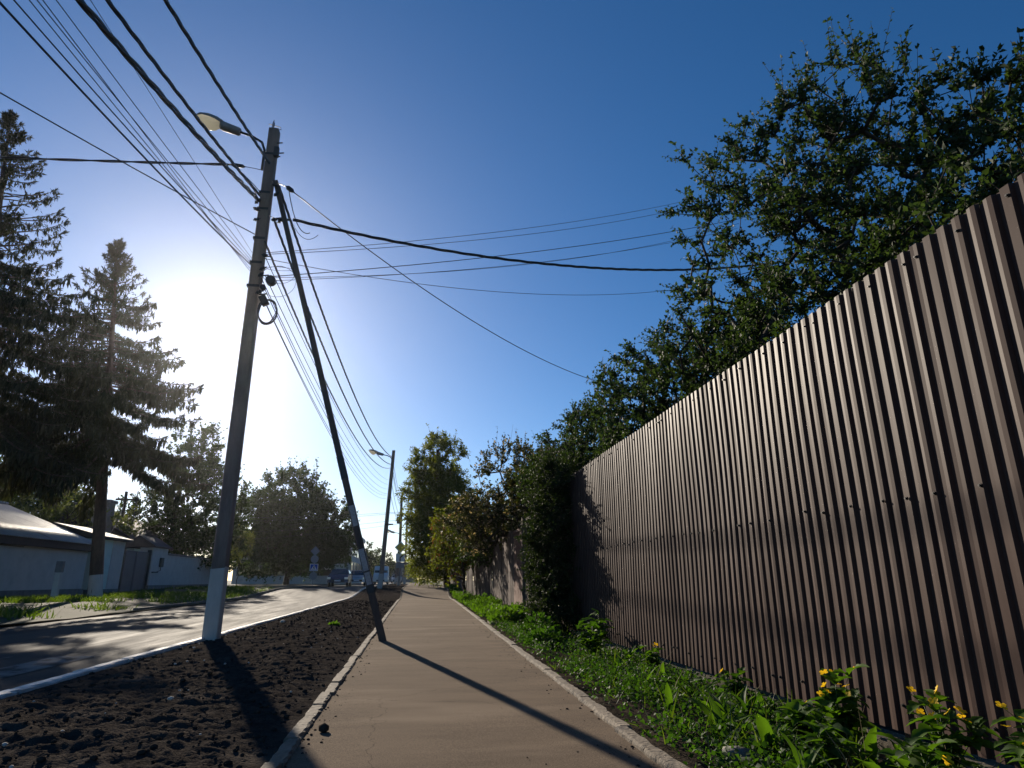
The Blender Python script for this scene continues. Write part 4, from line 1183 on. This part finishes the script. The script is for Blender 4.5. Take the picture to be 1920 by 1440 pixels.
# tall willow
make_tree('willow_tree', 'tall column-shaped willow overhanging the far sidewalk', 'tree', (2.4, 47, .3),
          [(0,0,0),(-.3,0,2.2),(-.7,.1,5.0),(-.9,0,8.0),(-1.0,0,9.8)], .26,
          [((-1.0,0,8.6),(2.1,2.2,2.4)), ((-1.1,0,6.0),(2.4,2.4,2.6)), ((-1.0,0,3.6),(2.0,2.3,2.2)), ((-.1,.4,5.2),(2.2,2.4,3.2)), ((-1.1,-.3,1.9),(1.7,2.1,1.2))],
          900, 8, 13, .6, .2, .34, 'willow', 41, droop=.35, updir=.5, shell=.5, sprigs=60)
make_tree('roadside_shrub', 'bright green shrub at the foot of the tall willow', 'shrub', (.6, 62, .3),
          [(0,0,0),(0,0,.8),(0,0,1.6)], .08, [((0,0,1.5),(1.5,2.2,1.3)), ((1.2,3,1.8),(1.6,2.4,1.4))],
          170, 5, 8, .5, .18, .5, 'bush', 42)
make_tree('garden_tree', 'green tree behind the willow at the far right of the street', 'tree', (4.8, 66, .3),
          [(0,0,0),(0,0,2.5),(0,0,5)], .2, [((0,0,5),(2.6,3,3.4)), ((-.9,1,3.4),(2.4,3,2.4))],
          240, 6, 9, .7, .24, .45, 'maple', 43)
for i, (x, y, h) in enumerate(((5.6, 56, 6.5), (5.2, 82, 7.0), (4.6, 100, 7.5), (7.5, 36, 5.6), (7.0, 27, 5.0))):
    make_tree('garden_tree', ['leafy garden tree behind the board fence, right of the willow', 'far garden tree past the willow', 'farthest garden tree on the right of the street', 'garden tree hidden behind the blossoming tree', 'low garden tree behind the farthest fruit tree'][i], 'tree', (x, y, .2),
              [(0,0,0),(0,0,h*.35),(.1,0,h*.7)], .16, [((0,0,h*.62),(2.4,2.6,h*.36)), ((-1.2,1,h*.42),(1.8,2.2,h*.3)), ((.9,-1.2,h*.4),(1.8,2.2,h*.3))],
              220, 6, 9, .6, .22, .5, 'maple', 80+i)
# left side trees
make_tree('maple_tree', 'broad dark maple behind the crossing sign, left of the leaning prop pole', 'tree', (-13.2, 73, .2),
          [(0,0,0),(.1,0,2.2),(0,.1,4.5),(.1,0,7.5)], .34,
          [((0,0,8.2),(4.3,4.2,4.4)), ((3.2,-.3,6.0),(3.6,3.6,3.4)), ((-3.0,0,6.0),(3.6,3.6,3.6)), ((1.5,0,4.0),(4.4,3.6,2.6)), ((-2.5,0,3.4),(4.0,3.6,2.6)), ((4.4,-1,4.0),(2.6,3,2.2))],
          1100, 7, 9, .8, .27, .7, 'maple', 51, shell=.55, sprigs=50)
make_tree('maple_tree', 'maple crowding the near pole on its left side', 'tree', (-18.3, 53, .2),
          [(0,0,0),(.1,0,2.2),(0,.1,4.5),(.1,0,8)], .3,
          [((1.0,0,9.4),(2.1,2.2,3.2)), ((2.4,-.3,6.0),(3.0,2.8,3.4)), ((-1.2,0,4.6),(2.8,3.0,2.8)), ((2.0,0,3.6),(3.4,3.0,2.2))],
          620, 6, 9, .7, .22, .7, 'maple', 52, shell=.55, sprigs=30)
make_tree('street_sapling', 'young pale-leaved sapling on a thin trunk right of the near pole', 'tree', (-13.9, 56, .15),
          [(0,0,0),(0,0,1.4),(.05,0,2.2)], .035, [((0,0,3.4),(.85,.8,1.6))],
          90, 5, 8, .34, .14, .6, 'bush', 53, r_tip=.006)
make_tree('garden_tree', 'pale green tree behind the white house roof', 'tree', (-22.5, 44, .2),
          [(0,0,0),(0,0,1.6),(.1,0,3.2)], .16, [((0,0,4.3),(3.2,2.6,2.2)), ((-4,-2,4.0),(3.0,2.4,2.2)), ((2,2,3.6),(2.6,2.4,1.8))],
          260, 6, 8, .6, .2, .6, 'bush', 54)
make_tree('garden_tree', 'dark tree filling the gap behind the left spruce', 'tree', (-30, 52, .2),
          [(0,0,0),(0,0,3),(.1,0,7)], .3, [((0,0,8),(4.4,4,4.6)), ((3,0,6),(4,4,3.6)), ((-4,0,6.5),(4,4,4))],
          420, 6, 8, .9, .32, .7, 'maple', 55)
for i, (x, y, h, w) in enumerate(((-12, 150, 8.5, 4.2), (-18.5, 142, 8.8, 4.6), (-8.2, 160, 7.2, 3.6), (-25, 150, 9.0, 5), (3.2, 150, 6.5, 4))):
    make_tree('distant_tree', ['open-crowned distant tree left of the second pole', 'rounded distant tree beside the glazed block', 'slender distant tree just left of the second pole foot', 'distant tree mostly hidden by the maples', 'distant tree behind the farthest pole'][i], 'tree', (x, y, .3),
              [(0,0,0),(0,0,h*.35),(.1,0,h*.7)], .25, [((0,0,h*.68),(w*.8,w*.8,h*.33)), ((w*.5,0,h*.45),(w*.6,w*.6,h*.28)), ((-w*.5,0,h*.48),(w*.6,w*.6,h*.28))],
              150, 6, 8, 1.0, .36, .6, 'maple', 60+i, group='trees at the far end of the street')

# ------------------------------------------------------------------ spruces
def spruce(name, label, base, top, blen, z_lo, n_br, seed, r0=.3, wash=0, bare_rng=None, asym=None):
    r = np.random.default_rng(seed)
    base = np.array(base, float); top = np.array(top, float) - base
    H = top[2]
    t_ = empty(name, tuple(base)); tag(t_, label, 'tree')
    ax = lambda z: top*(z/H)
    n = 24
    segs = []
    for i in range(n):
        z0, z1 = H*i/n, H*(i+1)/n
        segs.append((ax(z0), ax(z1), r0*(1-z0/H)**.8+.01, r0*(1-z1/H)**.8+.01))
    segs[0] = (segs[0][0]-np.array([0,0,.3]), segs[0][1], r0*1.25, segs[0][3])
    LP = []; LA = []; LL = []
    zs = z_lo + (H*.995-z_lo)*(np.arange(n_br)+r.random(n_br))/n_br
    for z in zs:
        u = (z-z_lo)/(H-z_lo)
        az = r.random()*2*np.pi
        L = blen(u)*(.72+.45*r.random())
        if asym is not None: L *= asym(az, u)
        d = np.array([np.cos(az), np.sin(az), 0])
        slope = -.36 + .9*u**1.2 + r.normal()*.07    # lower boughs droop, top ones rise
        m = max(4, int(L/.28))
        c = ax(z).copy(); pts = [c.copy()]
        for k in range(m):
            t = (k+1)/m
            s = slope - .35*np.sin(t*2.6)*(1-u) + .62*t**3      # sag, then upturned tip
            step = L/m
            dv = d + np.array([0,0,s]); dv /= np.linalg.norm(dv)
            d = unit(d + r.normal(size=3)*.05*np.array([1,1,0])); d[2] = 0
            c = c + dv*step; pts.append(c.copy())
        rb = .012 + .010*L
        for k in range(m): segs.append((pts[k], pts[k+1], rb*(1-.85*k/m), rb*(1-.85*(k+1)/m)))
        side = np.array([-d[1], d[0], 0])
        isbare = bare_rng is not None and bare_rng[0] < z < bare_rng[1] and r.random() < .7
        # side twigs with hanging sprays
        for k in range(1, m+1):
            t = k/m
            if isbare and t < .62: continue
            if t < .18 and u < .8: continue
            reach = (.16 + .42*np.sin(np.pi*min(t*.9+.1, 1))*min(L/2.2, 1.1))*(1-.35*u)
            for sd in (-1, 1):
                for q in range(2):
                    a = unit(side*sd*(.7+.3*r.random()) + d*(.5+.4*r.random()) + np.array([0,0,-.25+r.normal()*.12]))
                    p0 = pts[k] - (pts[k]-pts[k-1])*r.random()
                    p1 = p0 + a*reach*(.6+.6*r.random())
                    nn = max(3, int(np.linalg.norm(p1-p0)/.075))
                    for w in range(nn):
                        pp = p0 + (p1-p0)*(w+r.random()*.6)/nn
                        LP.append(pp); LA.append(a*.8 + r.normal(size=3)*.35 + np.array([0,0,-.15])); LL.append((.10+.10*r.random())*(1-.35*u))
                        if r.random() < .62*(1-.6*u):       # hanging curtain
                            LP.append(pp); LA.append(np.array([0,0,-1.]) + r.normal(size=3)*.22); LL.append((.16+.34*r.random())*(1.1-.7*u))
            # upper side of the bough
            for q in range(3):
                LP.append(pts[k] - (pts[k]-pts[k-1])*r.random()); LA.append(d*.9 + r.normal(size=3)*.35 + np.array([0,0,.35])); LL.append(.14+.1*r.random())
        for q in range(10):
            LP.append(pts[-1] - (pts[-1]-pts[-2])*r.random()*.8); LA.append((pts[-1]-pts[-2])/max(L/m, .01) + r.normal(size=3)*.4); LL.append(.13+.12*r.random())
    for q in range(26):
        z = H - r.random()*.7
        a = r.random()*6.28
        LP.append(ax(z)); LA.append(np.array([np.cos(a), np.sin(a), .9])); LL.append(.08+.1*r.random())
    v, f = tubes_geo(segs, 6); obj('trunk', np_mesh('trunk', v, f, True), M['spbark'], t_)
    LP = np.array(LP); LA = np.array(LA); LL = np.array(LL)
    v, f = leaf_geo(LP, LA, LL, .24, r, fold=.1, droop=.08)
    v2, f2 = leaf_geo(LP + r.normal(size=LP.shape)*.012, LA + r.normal(size=LA.shape)*.25, LL*.9, .2, r, fold=.1, droop=.1)
    obj('crown', np_mesh('crown', np.concatenate([v, v2]), np.concatenate([f, f2+len(v)])), M['spruce'], t_)
    if wash:
        mb = MB(); z1 = wash
        mb.tube([tuple(ax(0)+np.array([0,0,-.1])), tuple(ax(.4)), tuple(ax(z1))], [r0*1.28, r0*1.06, r0*1.0], 14, cap=False)
        mb.build('limewash_band', M['limewash'], t_, True)
    return t_
spruce('spruce_tree', 'narrow-topped spruce with limewashed trunk foot, left of the sun', (-12.5, 29, .05), (-14.3, 29, 16.0), lambda u: .1 + 5.0*(1-u)**1.0, 6.2, 225, 71, .25, wash=1.0)
spruce('spruce_tree', 'taller spruce cut by the left picture edge', (-15.4, 25.2, .1), (-17.55, 25.2, 19.6), lambda u: .1 + 5.2*(1-u)**.92, 6.2, 235, 72, .31, bare_rng=(13, 16.5))

# ------------------------------------------------------------------ weeds along the fence
def blades(P, L, r, lean=.35, w=.012):
    n = len(P)
    d = unit(np.stack([r.normal(size=n)*lean, r.normal(size=n)*lean, np.ones(n)], -1))
    s = unit(np.cross(d, unit(r.normal(size=(n,3))*np.array([1,1,.1]))))
    L = L[:, None]; bend = np.stack([d[:,0], d[:,1], -np.abs(d[:,0])*.4], -1)
    w_ = (w*(.6+.8*r.random(n)))[:, None]
    v = np.stack([P-s*w_*.5, P+s*w_*.5, P+d*L*.55+s*w_*.4+bend*L*.08, P+d*L*.55-s*w_*.4+bend*L*.08, P+d*L+bend*L*.45], 1)
    f = np.array([[0,1,2],[0,2,3],[3,2,4]])
    return v.reshape(-1,3), (f[None]+(np.arange(n)*5)[:,None,None]).reshape(-1,3)
def density(x, y):
    e = sstep(xr(y)+.01, xr(y)+.28, x)
    return np.clip((fbm(x*1.6, y*1.1, 3, 91)-.34)*3.2, 0, 1)*e
r = np.random.default_rng(5)
# low ground cover
n = 70000
y = 2.3 + 12*r.random(n)**1.45; x = xr(y) + .02 + (2.75-xr(y))*r.random(n)
k = r.random(n) < density(x, y)*.9 + .04
x, y = x[k], y[k]; z = verge_z(x, y)
P = np.stack([x, y, z + .012 + .09*r.random(len(x))**1.8], -1)
A = unit(np.stack([r.normal(size=len(x)), r.normal(size=len(x)), .35+.5*r.random(len(x))], -1))
v, f = leaf_geo(P, A, .016+.028*r.random(len(x))**1.5, .75, r, fold=.12)
o = obj('ground_cover', np_mesh('ground_cover', v, f), M['weed']); tag(o, 'low small-leaved ground cover between sidewalk and steel fence', 'ground cover', kind='stuff')
n = 5200
y = 2.4 + 11.5*r.random(n)**1.2; x = xr(y) + .06 + (2.72-xr(y))*r.random(n)
k = (r.random(n) < density(x, y)*.8) & (fbm(x*3, y*2, 3, 17) > .5); x, y = x[k], y[k]
v, f = blades(np.stack([x, y, verge_z(x, y)-.01], -1), .07+.2*r.random(len(x))**2, r, .4, .008)
o = obj('verge_grass', np_mesh('verge_grass', v, f), M['grass']); tag(o, 'thin grass blades standing among the weeds', 'grass', kind='stuff')
# lush far weeds
n = 26000
y = 13.5 + 34*r.random(n)**1.3; x = xr(y) + .05 + (2.7-xr(y))*r.random(n)
k = r.random(n) < np.clip(density(x, y)*1.3+.25, 0, 1)*sstep(xr(y), xr(y)+.25, x); x, y = x[k], y[k]
hh = (.10+.34*fbm(x*1.5, y*.7, 3, 31)*sstep(xr(y), xr(y)+.5, x))
P = np.stack([x, y, verge_z(x, y) + hh*r.random(len(x))**.6], -1)
A = unit(np.stack([r.normal(size=len(x)), r.normal(size=len(x)), .5+.5*r.random(len(x))], -1))
v, f = leaf_geo(P, A, .05+.07*r.random(len(x)), .55, r)
o = obj('weed_bank', np_mesh('weed_bank', v, f), M['weedl']); tag(o, 'bright green bank of weeds in front of the board fence', 'weeds', kind='stuff')

# leaf shapes shared between plants
def blade_mesh(name, L, W, lob=0, seed=0, nx=8, wav=.06):
    """flat-ish leaf along +x, folded along its midrib, curled down at the tip; lob>0 gives lobed edges"""
    rr = random.Random(seed); V = []; F = []
    for i in range(nx+1):
        t = i/nx
        w = W*.5*math.sin(math.pi*min(1, t*.94+.05))**.75*(1.0-.35*t)
        if lob: w *= (.62+.38*abs(math.cos(t*math.pi*lob)))*1.25
        zc = L*(.10*math.sin(t*2.2) - .34*t*t)
        k = wav*L*rr.uniform(-.35,.35)
        V += [(L*t, -w, zc+w*.38+k), (L*t, -w*.5, zc+w*.12), (L*t, 0, zc), (L*t, w*.5, zc+w*.12), (L*t, w, zc+w*.38-k)]
    for i in range(nx):
        for q in range(4): F.append((i*5+q, i*5+q+1, (i+1)*5+q+1, (i+1)*5+q))
    me = py_mesh(name, V, F, True); return me
dock_leaves = [blade_mesh('leaf', .25+.035*i, .06+.01*i, 0, i) for i in range(4)]
for me in dock_leaves: me.materials.append(M['weedl'] if dock_leaves.index(me) % 2 else M['weed'])
cel_leaves = [blade_mesh('leaf', .115+.018*i, .078+.006*i, 2.5, 10+i, 10) for i in range(4)]
for i, me in enumerate(cel_leaves): me.materials.append(M['weedl'] if i % 2 else M['weed'])
# four-petalled flower
mb = MB()
for k in range(4):
    a = k*math.pi/2 + .2; c, s_ = math.cos(a), math.sin(a)
    pts = [(0,0,0),(.006,.006,.002),(.013,.006,.004),(.016,0,.003),(.013,-.006,.004),(.006,-.006,.002)]
    mb.add([(x*c-y_*s_, x*s_+y_*c, z_) for x, y_, z_ in pts], [(0,1,2,3,4,5)])
flower_me = mb.mesh('flower', fix=False); flower_me.materials.append(M['yellow'])
STEM = leaf_mat('weed_stem', (.05,.09,.02), (.07,.12,.03), .2, .5)
def place(o, pos, az, tilt, s, roll=0):
    o.matrix_basis = Matrix.Translation(pos) @ Matrix.Rotation(az, 4, 'Z') @ Matrix.Rotation(-tilt, 4, 'Y') @ Matrix.Rotation(roll, 4, 'X') @ Matrix.Scale(s, 4)
def dock(label, x, y, nleaf, s, seed, group=None):
    rr = random.Random(seed)
    t_ = empty('dock_plant', (x, y, float(verge_z(np.array(x), np.array(y))))); tag(t_, label, 'plant', group)
    for k in range(nleaf):
        o = obj('leaf', rr.choice(dock_leaves), None, t_)
        az = rr.uniform(0, 6.28)
        place(o, (rr.uniform(-.03,.03)*s, rr.uniform(-.03,.03)*s, -.005), az, rr.uniform(.55, 1.35), s*rr.uniform(.7, 1.15), rr.uniform(-.5,.5))
    return t_
def celandine(label, x, y, h, nst, nfl, seed, s=1.0, group=None):
    rr = random.Random(seed)
    z0 = float(verge_z(np.array(x), np.array(y)))
    t_ = empty('celandine_plant', (x, y, z0)); tag(t_, label, 'plant', group)
    mb = MB(); tips = []
    for k in range(nst):
        a = rr.uniform(0, 6.28); sp_ = rr.uniform(.02, .16)*s
        hh_ = h*rr.uniform(.65, 1.05)
        p = [(rr.uniform(-.02,.02), rr.uniform(-.02,.02), -.02)]
        for q in range(1, 5):
            t = q/4
            p.append((math.cos(a)*sp_*t**1.3 + rr.uniform(-.008,.008), math.sin(a)*sp_*t**1.3 + rr.uniform(-.008,.008), hh_*t))
        mb.tube(p, [.0035,.003,.0027,.0022,.0016], 5)
        tips.append(p[-1])
        for q in range(2, 5):
            for w in range(rr.choice((2,3,3))):
                o = obj('leaf', rr.choice(cel_leaves), None, t_)
                place(o, tuple(c_*1.0 for c_ in p[q]) if q < 4 else p[q], rr.uniform(0, 6.28), rr.uniform(-.1, .8), s*rr.uniform(.55, 1.0), rr.uniform(-.4,.4))
    for k in range(nst*2):
        o = obj('leaf', rr.choice(cel_leaves), None, t_)
        place(o, (rr.uniform(-.06,.06)*s, rr.uniform(-.06,.06)*s, rr.uniform(.01,.4)*h), rr.uniform(0, 6.28), rr.uniform(.1, 1.0), s*rr.uniform(.7, 1.2), rr.uniform(-.4,.4))
    mb.build('stem', STEM, t_, True)
    fs = MB()
    for k in range(nfl):
        tp = tips[k % len(tips)]
        q = (tp[0]+rr.uniform(-.05,.05), tp[1]+rr.uniform(-.05,.05), tp[2]+rr.uniform(.02,.075))
        fs.tube([tp, ((tp[0]+q[0])/2, (tp[1]+q[1])/2, tp[2]+.03), q], .0012, 4)
        o = obj('flower', flower_me, None, t_)
        place(o, q, rr.uniform(0, 6.28), rr.uniform(-.9, .9), rr.uniform(1.3, 1.9), rr.uniform(-.9,.9))
    if nfl: fs.build('flower_stalk', STEM, t_, True)['kind'] = 'stuff'
    return t_
celandine('tallest celandine clump with a cluster of yellow flowers against the fence', 2.42, 3.72, .40, 9, 9, 1, 1.0)
celandine('flowering celandine clump right of the tallest one', 2.40, 2.92, .38, 8, 9, 2, .95)
celandine('celandine clump with yellow flowers in the bottom right corner', 2.38, 2.42, .36, 7, 6, 3, .9)
celandine('flowerless celandine left below the tallest clump', 2.15, 3.62, .24, 7, 1, 4, .9)
celandine('low leafy celandine near the bottom edge beside the flat stone', 1.98, 3.15, .20, 7, 0, 5, .85)
celandine('celandine seedlings in front of the second flowering clump', 2.12, 2.72, .22, 7, 1, 6, .9)
celandine('small celandine by the concrete footing with one yellow flower', 2.55, 5.25, .2, 6, 1, 7, .8)
celandine('small flowering celandine far along the footing', 2.5, 6.9, .22, 6, 3, 8, .9)
celandine('leafy celandine at the foot of the dark shrub', 2.15, 8.1, .38, 8, 0, 9, 1.1)
celandine('twiggy yellow-green weed standing at the fence by the dark shrub', 2.5, 8.9, .5, 7, 0, 10, 1.1)
for i, (x, y, n_, s_) in enumerate(((2.02,4.30,9,.72),(1.86,4.05,8,.8),(2.28,4.55,8,.8),(1.92,3.55,9,.85),(2.24,3.25,9,.85),(2.02,2.80,8,.8),(2.30,5.4,9,.8),(1.8,4.75,7,.65),(2.35,6.3,10,.72),(2.1,6.9,9,.8),(2.45,7.6,10,.72),(1.95,5.6,7,.6),(2.2,2.5,8,.8),(2.5,4.15,8,.7))):
    dock(['broad-leaved dock with tall upright leaves at the centre of the near weeds', 'dock rosette nearest the sidewalk border in the near weeds', 'dock rosette between the footing and the central dock', 'dock with spread leaves above the flat stone', 'dock under the tallest flowering celandine', 'dock at the bottom edge right of the flat stone', 'dock rosette close to the exposed footing', 'little dock beside the bare patch of earth', 'dock clump where the footing disappears in weeds', 'dock on the green slope before the dark shrub', 'tall dock nearest the dark shrub', 'small dock on the thin grass near the sidewalk', 'dock below the second flowering clump', 'dock hugging the fence foot left of the tallest celandine'][i], x, y, n_, s_, 40+i, 'dock plants among the weeds')
more = [(1.62,2.75),(1.75,3.0),(1.95,3.95),(1.7,4.4),(2.15,4.8),(2.45,3.25),(2.3,2.75),(1.9,2.55),(2.5,4.75),(2.05,5.2),(1.75,5.3),(2.4,5.9),(2.2,7.4),(1.9,6.3)]
names_ = ['at the very bottom edge beside the sidewalk border','just above the bottom edge near the flat stone','in the middle of the near weeds, left of the tall central dock','by the bare dirt close to the border','behind the tall central dock','tucked between the two flowering clumps','in front of the second flowering clump','low in the bottom right among the celandines','against the footing behind the near weeds','halfway along the visible footing','beside the border past the bare patch','under the fence where the grass starts','on the slope ahead of the dark shrub','at the border before the leafy weed clumps']
for i, (x, y) in enumerate(more):
    dock('loose dock ' + names_[i], x, y, 10, .42 + .25*((i*37) % 10)/10, 140+i, 'dock plants among the weeds')
n = 260
y = 2.4 + 8*r.random(n)**1.2; x = xr(y) + .15 + (2.6-xr(y))*r.random(n)
v, f = blades(np.stack([x, y, verge_z(x, y)-.01], -1), .15+.3*r.random(n)**1.5, r, .5, .005)
o = obj('dry_stalks', np_mesh('dry_stalks', v, f), pbr('dry_straw', (.22,.16,.08), (.14,.1,.05), 8, .9)); tag(o, 'thin dry straw stalks among the green weeds', 'straw', kind='stuff')
n = 45
y = 2.6 + 18*r.random(n)**1.5; x = -.5 + (xr(y)+.35)*r.random(n)
v, f = leaf_geo(np.stack([x, y, walk_z(x, y)+.004], -1), np.stack([r.normal(size=n), r.normal(size=n), .12*r.random(n)], -1), .010+.014*r.random(n), .5, r, fold=.2, droop=.0)
o = obj('leaf_litter', np_mesh('leaf_litter', v, f), pbr('dry_leaf', (.12,.075,.035), (.07,.045,.022), 8, .9)); tag(o, 'small dry leaf bits scattered on the sidewalk', 'litter', kind='stuff')
# weed clumps further on, before the board fence
def clump(label, x, y, w, h, seed, mat):
    r = np.random.default_rng(seed)
    z0 = float(verge_z(np.array(x), np.array(y)))
    n = 700
    d = unit(r.normal(size=(n,3))*np.array([1,1,.8])); d[:,2] = np.abs(d[:,2])
    P = d*np.array([w,w*1.2,h])*(r.random(n)**.4)[:,None]
    v, f = leaf_geo(P, unit(d*.6+r.normal(size=(n,3))*.6+np.array([0,0,.4])), .035+.05*r.random(n), .6, r)
    t_ = empty('weed_clump', (x, y, z0)); tag(t_, label, 'plant')
    obj('leaves', np_mesh('leaves', v, f), M[mat], t_)
    segs = [((0,0,0), P[i]*.9, .003, .0015) for i in range(0, n, 14)]
    v, f = tubes_geo(segs, 4); obj('stems', np_mesh('stems', v, f), STEM, t_)
clump('bright green weed clump at the foot of the red-brown gate', 2.35, 15.3, .3, .42, 1, 'weedl')
clump('leafy weed clump just left of the dark shrub', 2.0, 10.6, .32, .38, 2, 'weed')
clump('second leafy weed clump left of the dark shrub, nearer the sidewalk', 1.85, 9.4, .26, .26, 3, 'weed')
clump('big weed mound before the board fence', 2.2, 20.5, .4, .5, 4, 'weedl')
clump('weed mound farthest along the board fence', 2.2, 27, .45, .5, 5, 'weedl')
clump('tiny yellow-green weed alone on the black soil', -1.42, 13.0, .10, .10, 6, 'weedl')

# grass on the left verge
n = 34000
y = 15 + 32*r.random(n)**1.2; x = -14.6 + 6.2*r.random(n)
k = (r.random(n) < np.clip((fbm(x*.45, y*.4, 3, 7)-.36)*4, 0, 1)*sstep(-8.3, -9.6, x)); x, y = x[k], y[k]
v, f = blades(np.stack([x, y, lverge_z(x, y)-.02], -1), .07+.2*r.random(len(x)), r, .45, .03)
o = obj('left_verge_grass', np_mesh('left_verge_grass', v, f), M['grass']); tag(o, 'rough sunlit grass on the verge before the white house', 'grass', kind='stuff')

# ------------------------------------------------------------------ scattering volume added to imitate lens glare around the sun
hz = MB().box((-70, -45, -1.2), (60, 230, 24)).build('glare_veil', None)
hm = bpy.data.materials.new('glare_volume'); hm.use_nodes = True
ht = hm.node_tree
for n_ in list(ht.nodes):
    if n_.type != 'OUTPUT_MATERIAL': ht.nodes.remove(n_)
pv = ht.nodes.new('ShaderNodeVolumePrincipled')
pv.inputs['Color'].default_value = (.97, .96, 1.0, 1)
pv.inputs['Density'].default_value = 0.0001
pv.inputs['Anisotropy'].default_value = 0.88
ht.links.new(pv.outputs[0], [n_ for n_ in ht.nodes if n_.type == 'OUTPUT_MATERIAL'][0].inputs['Volume'])
hz.data.materials.append(hm)
tag(hz, 'thin added volume over the street standing in for lens glare', 'glare_veil', kind='stuff')
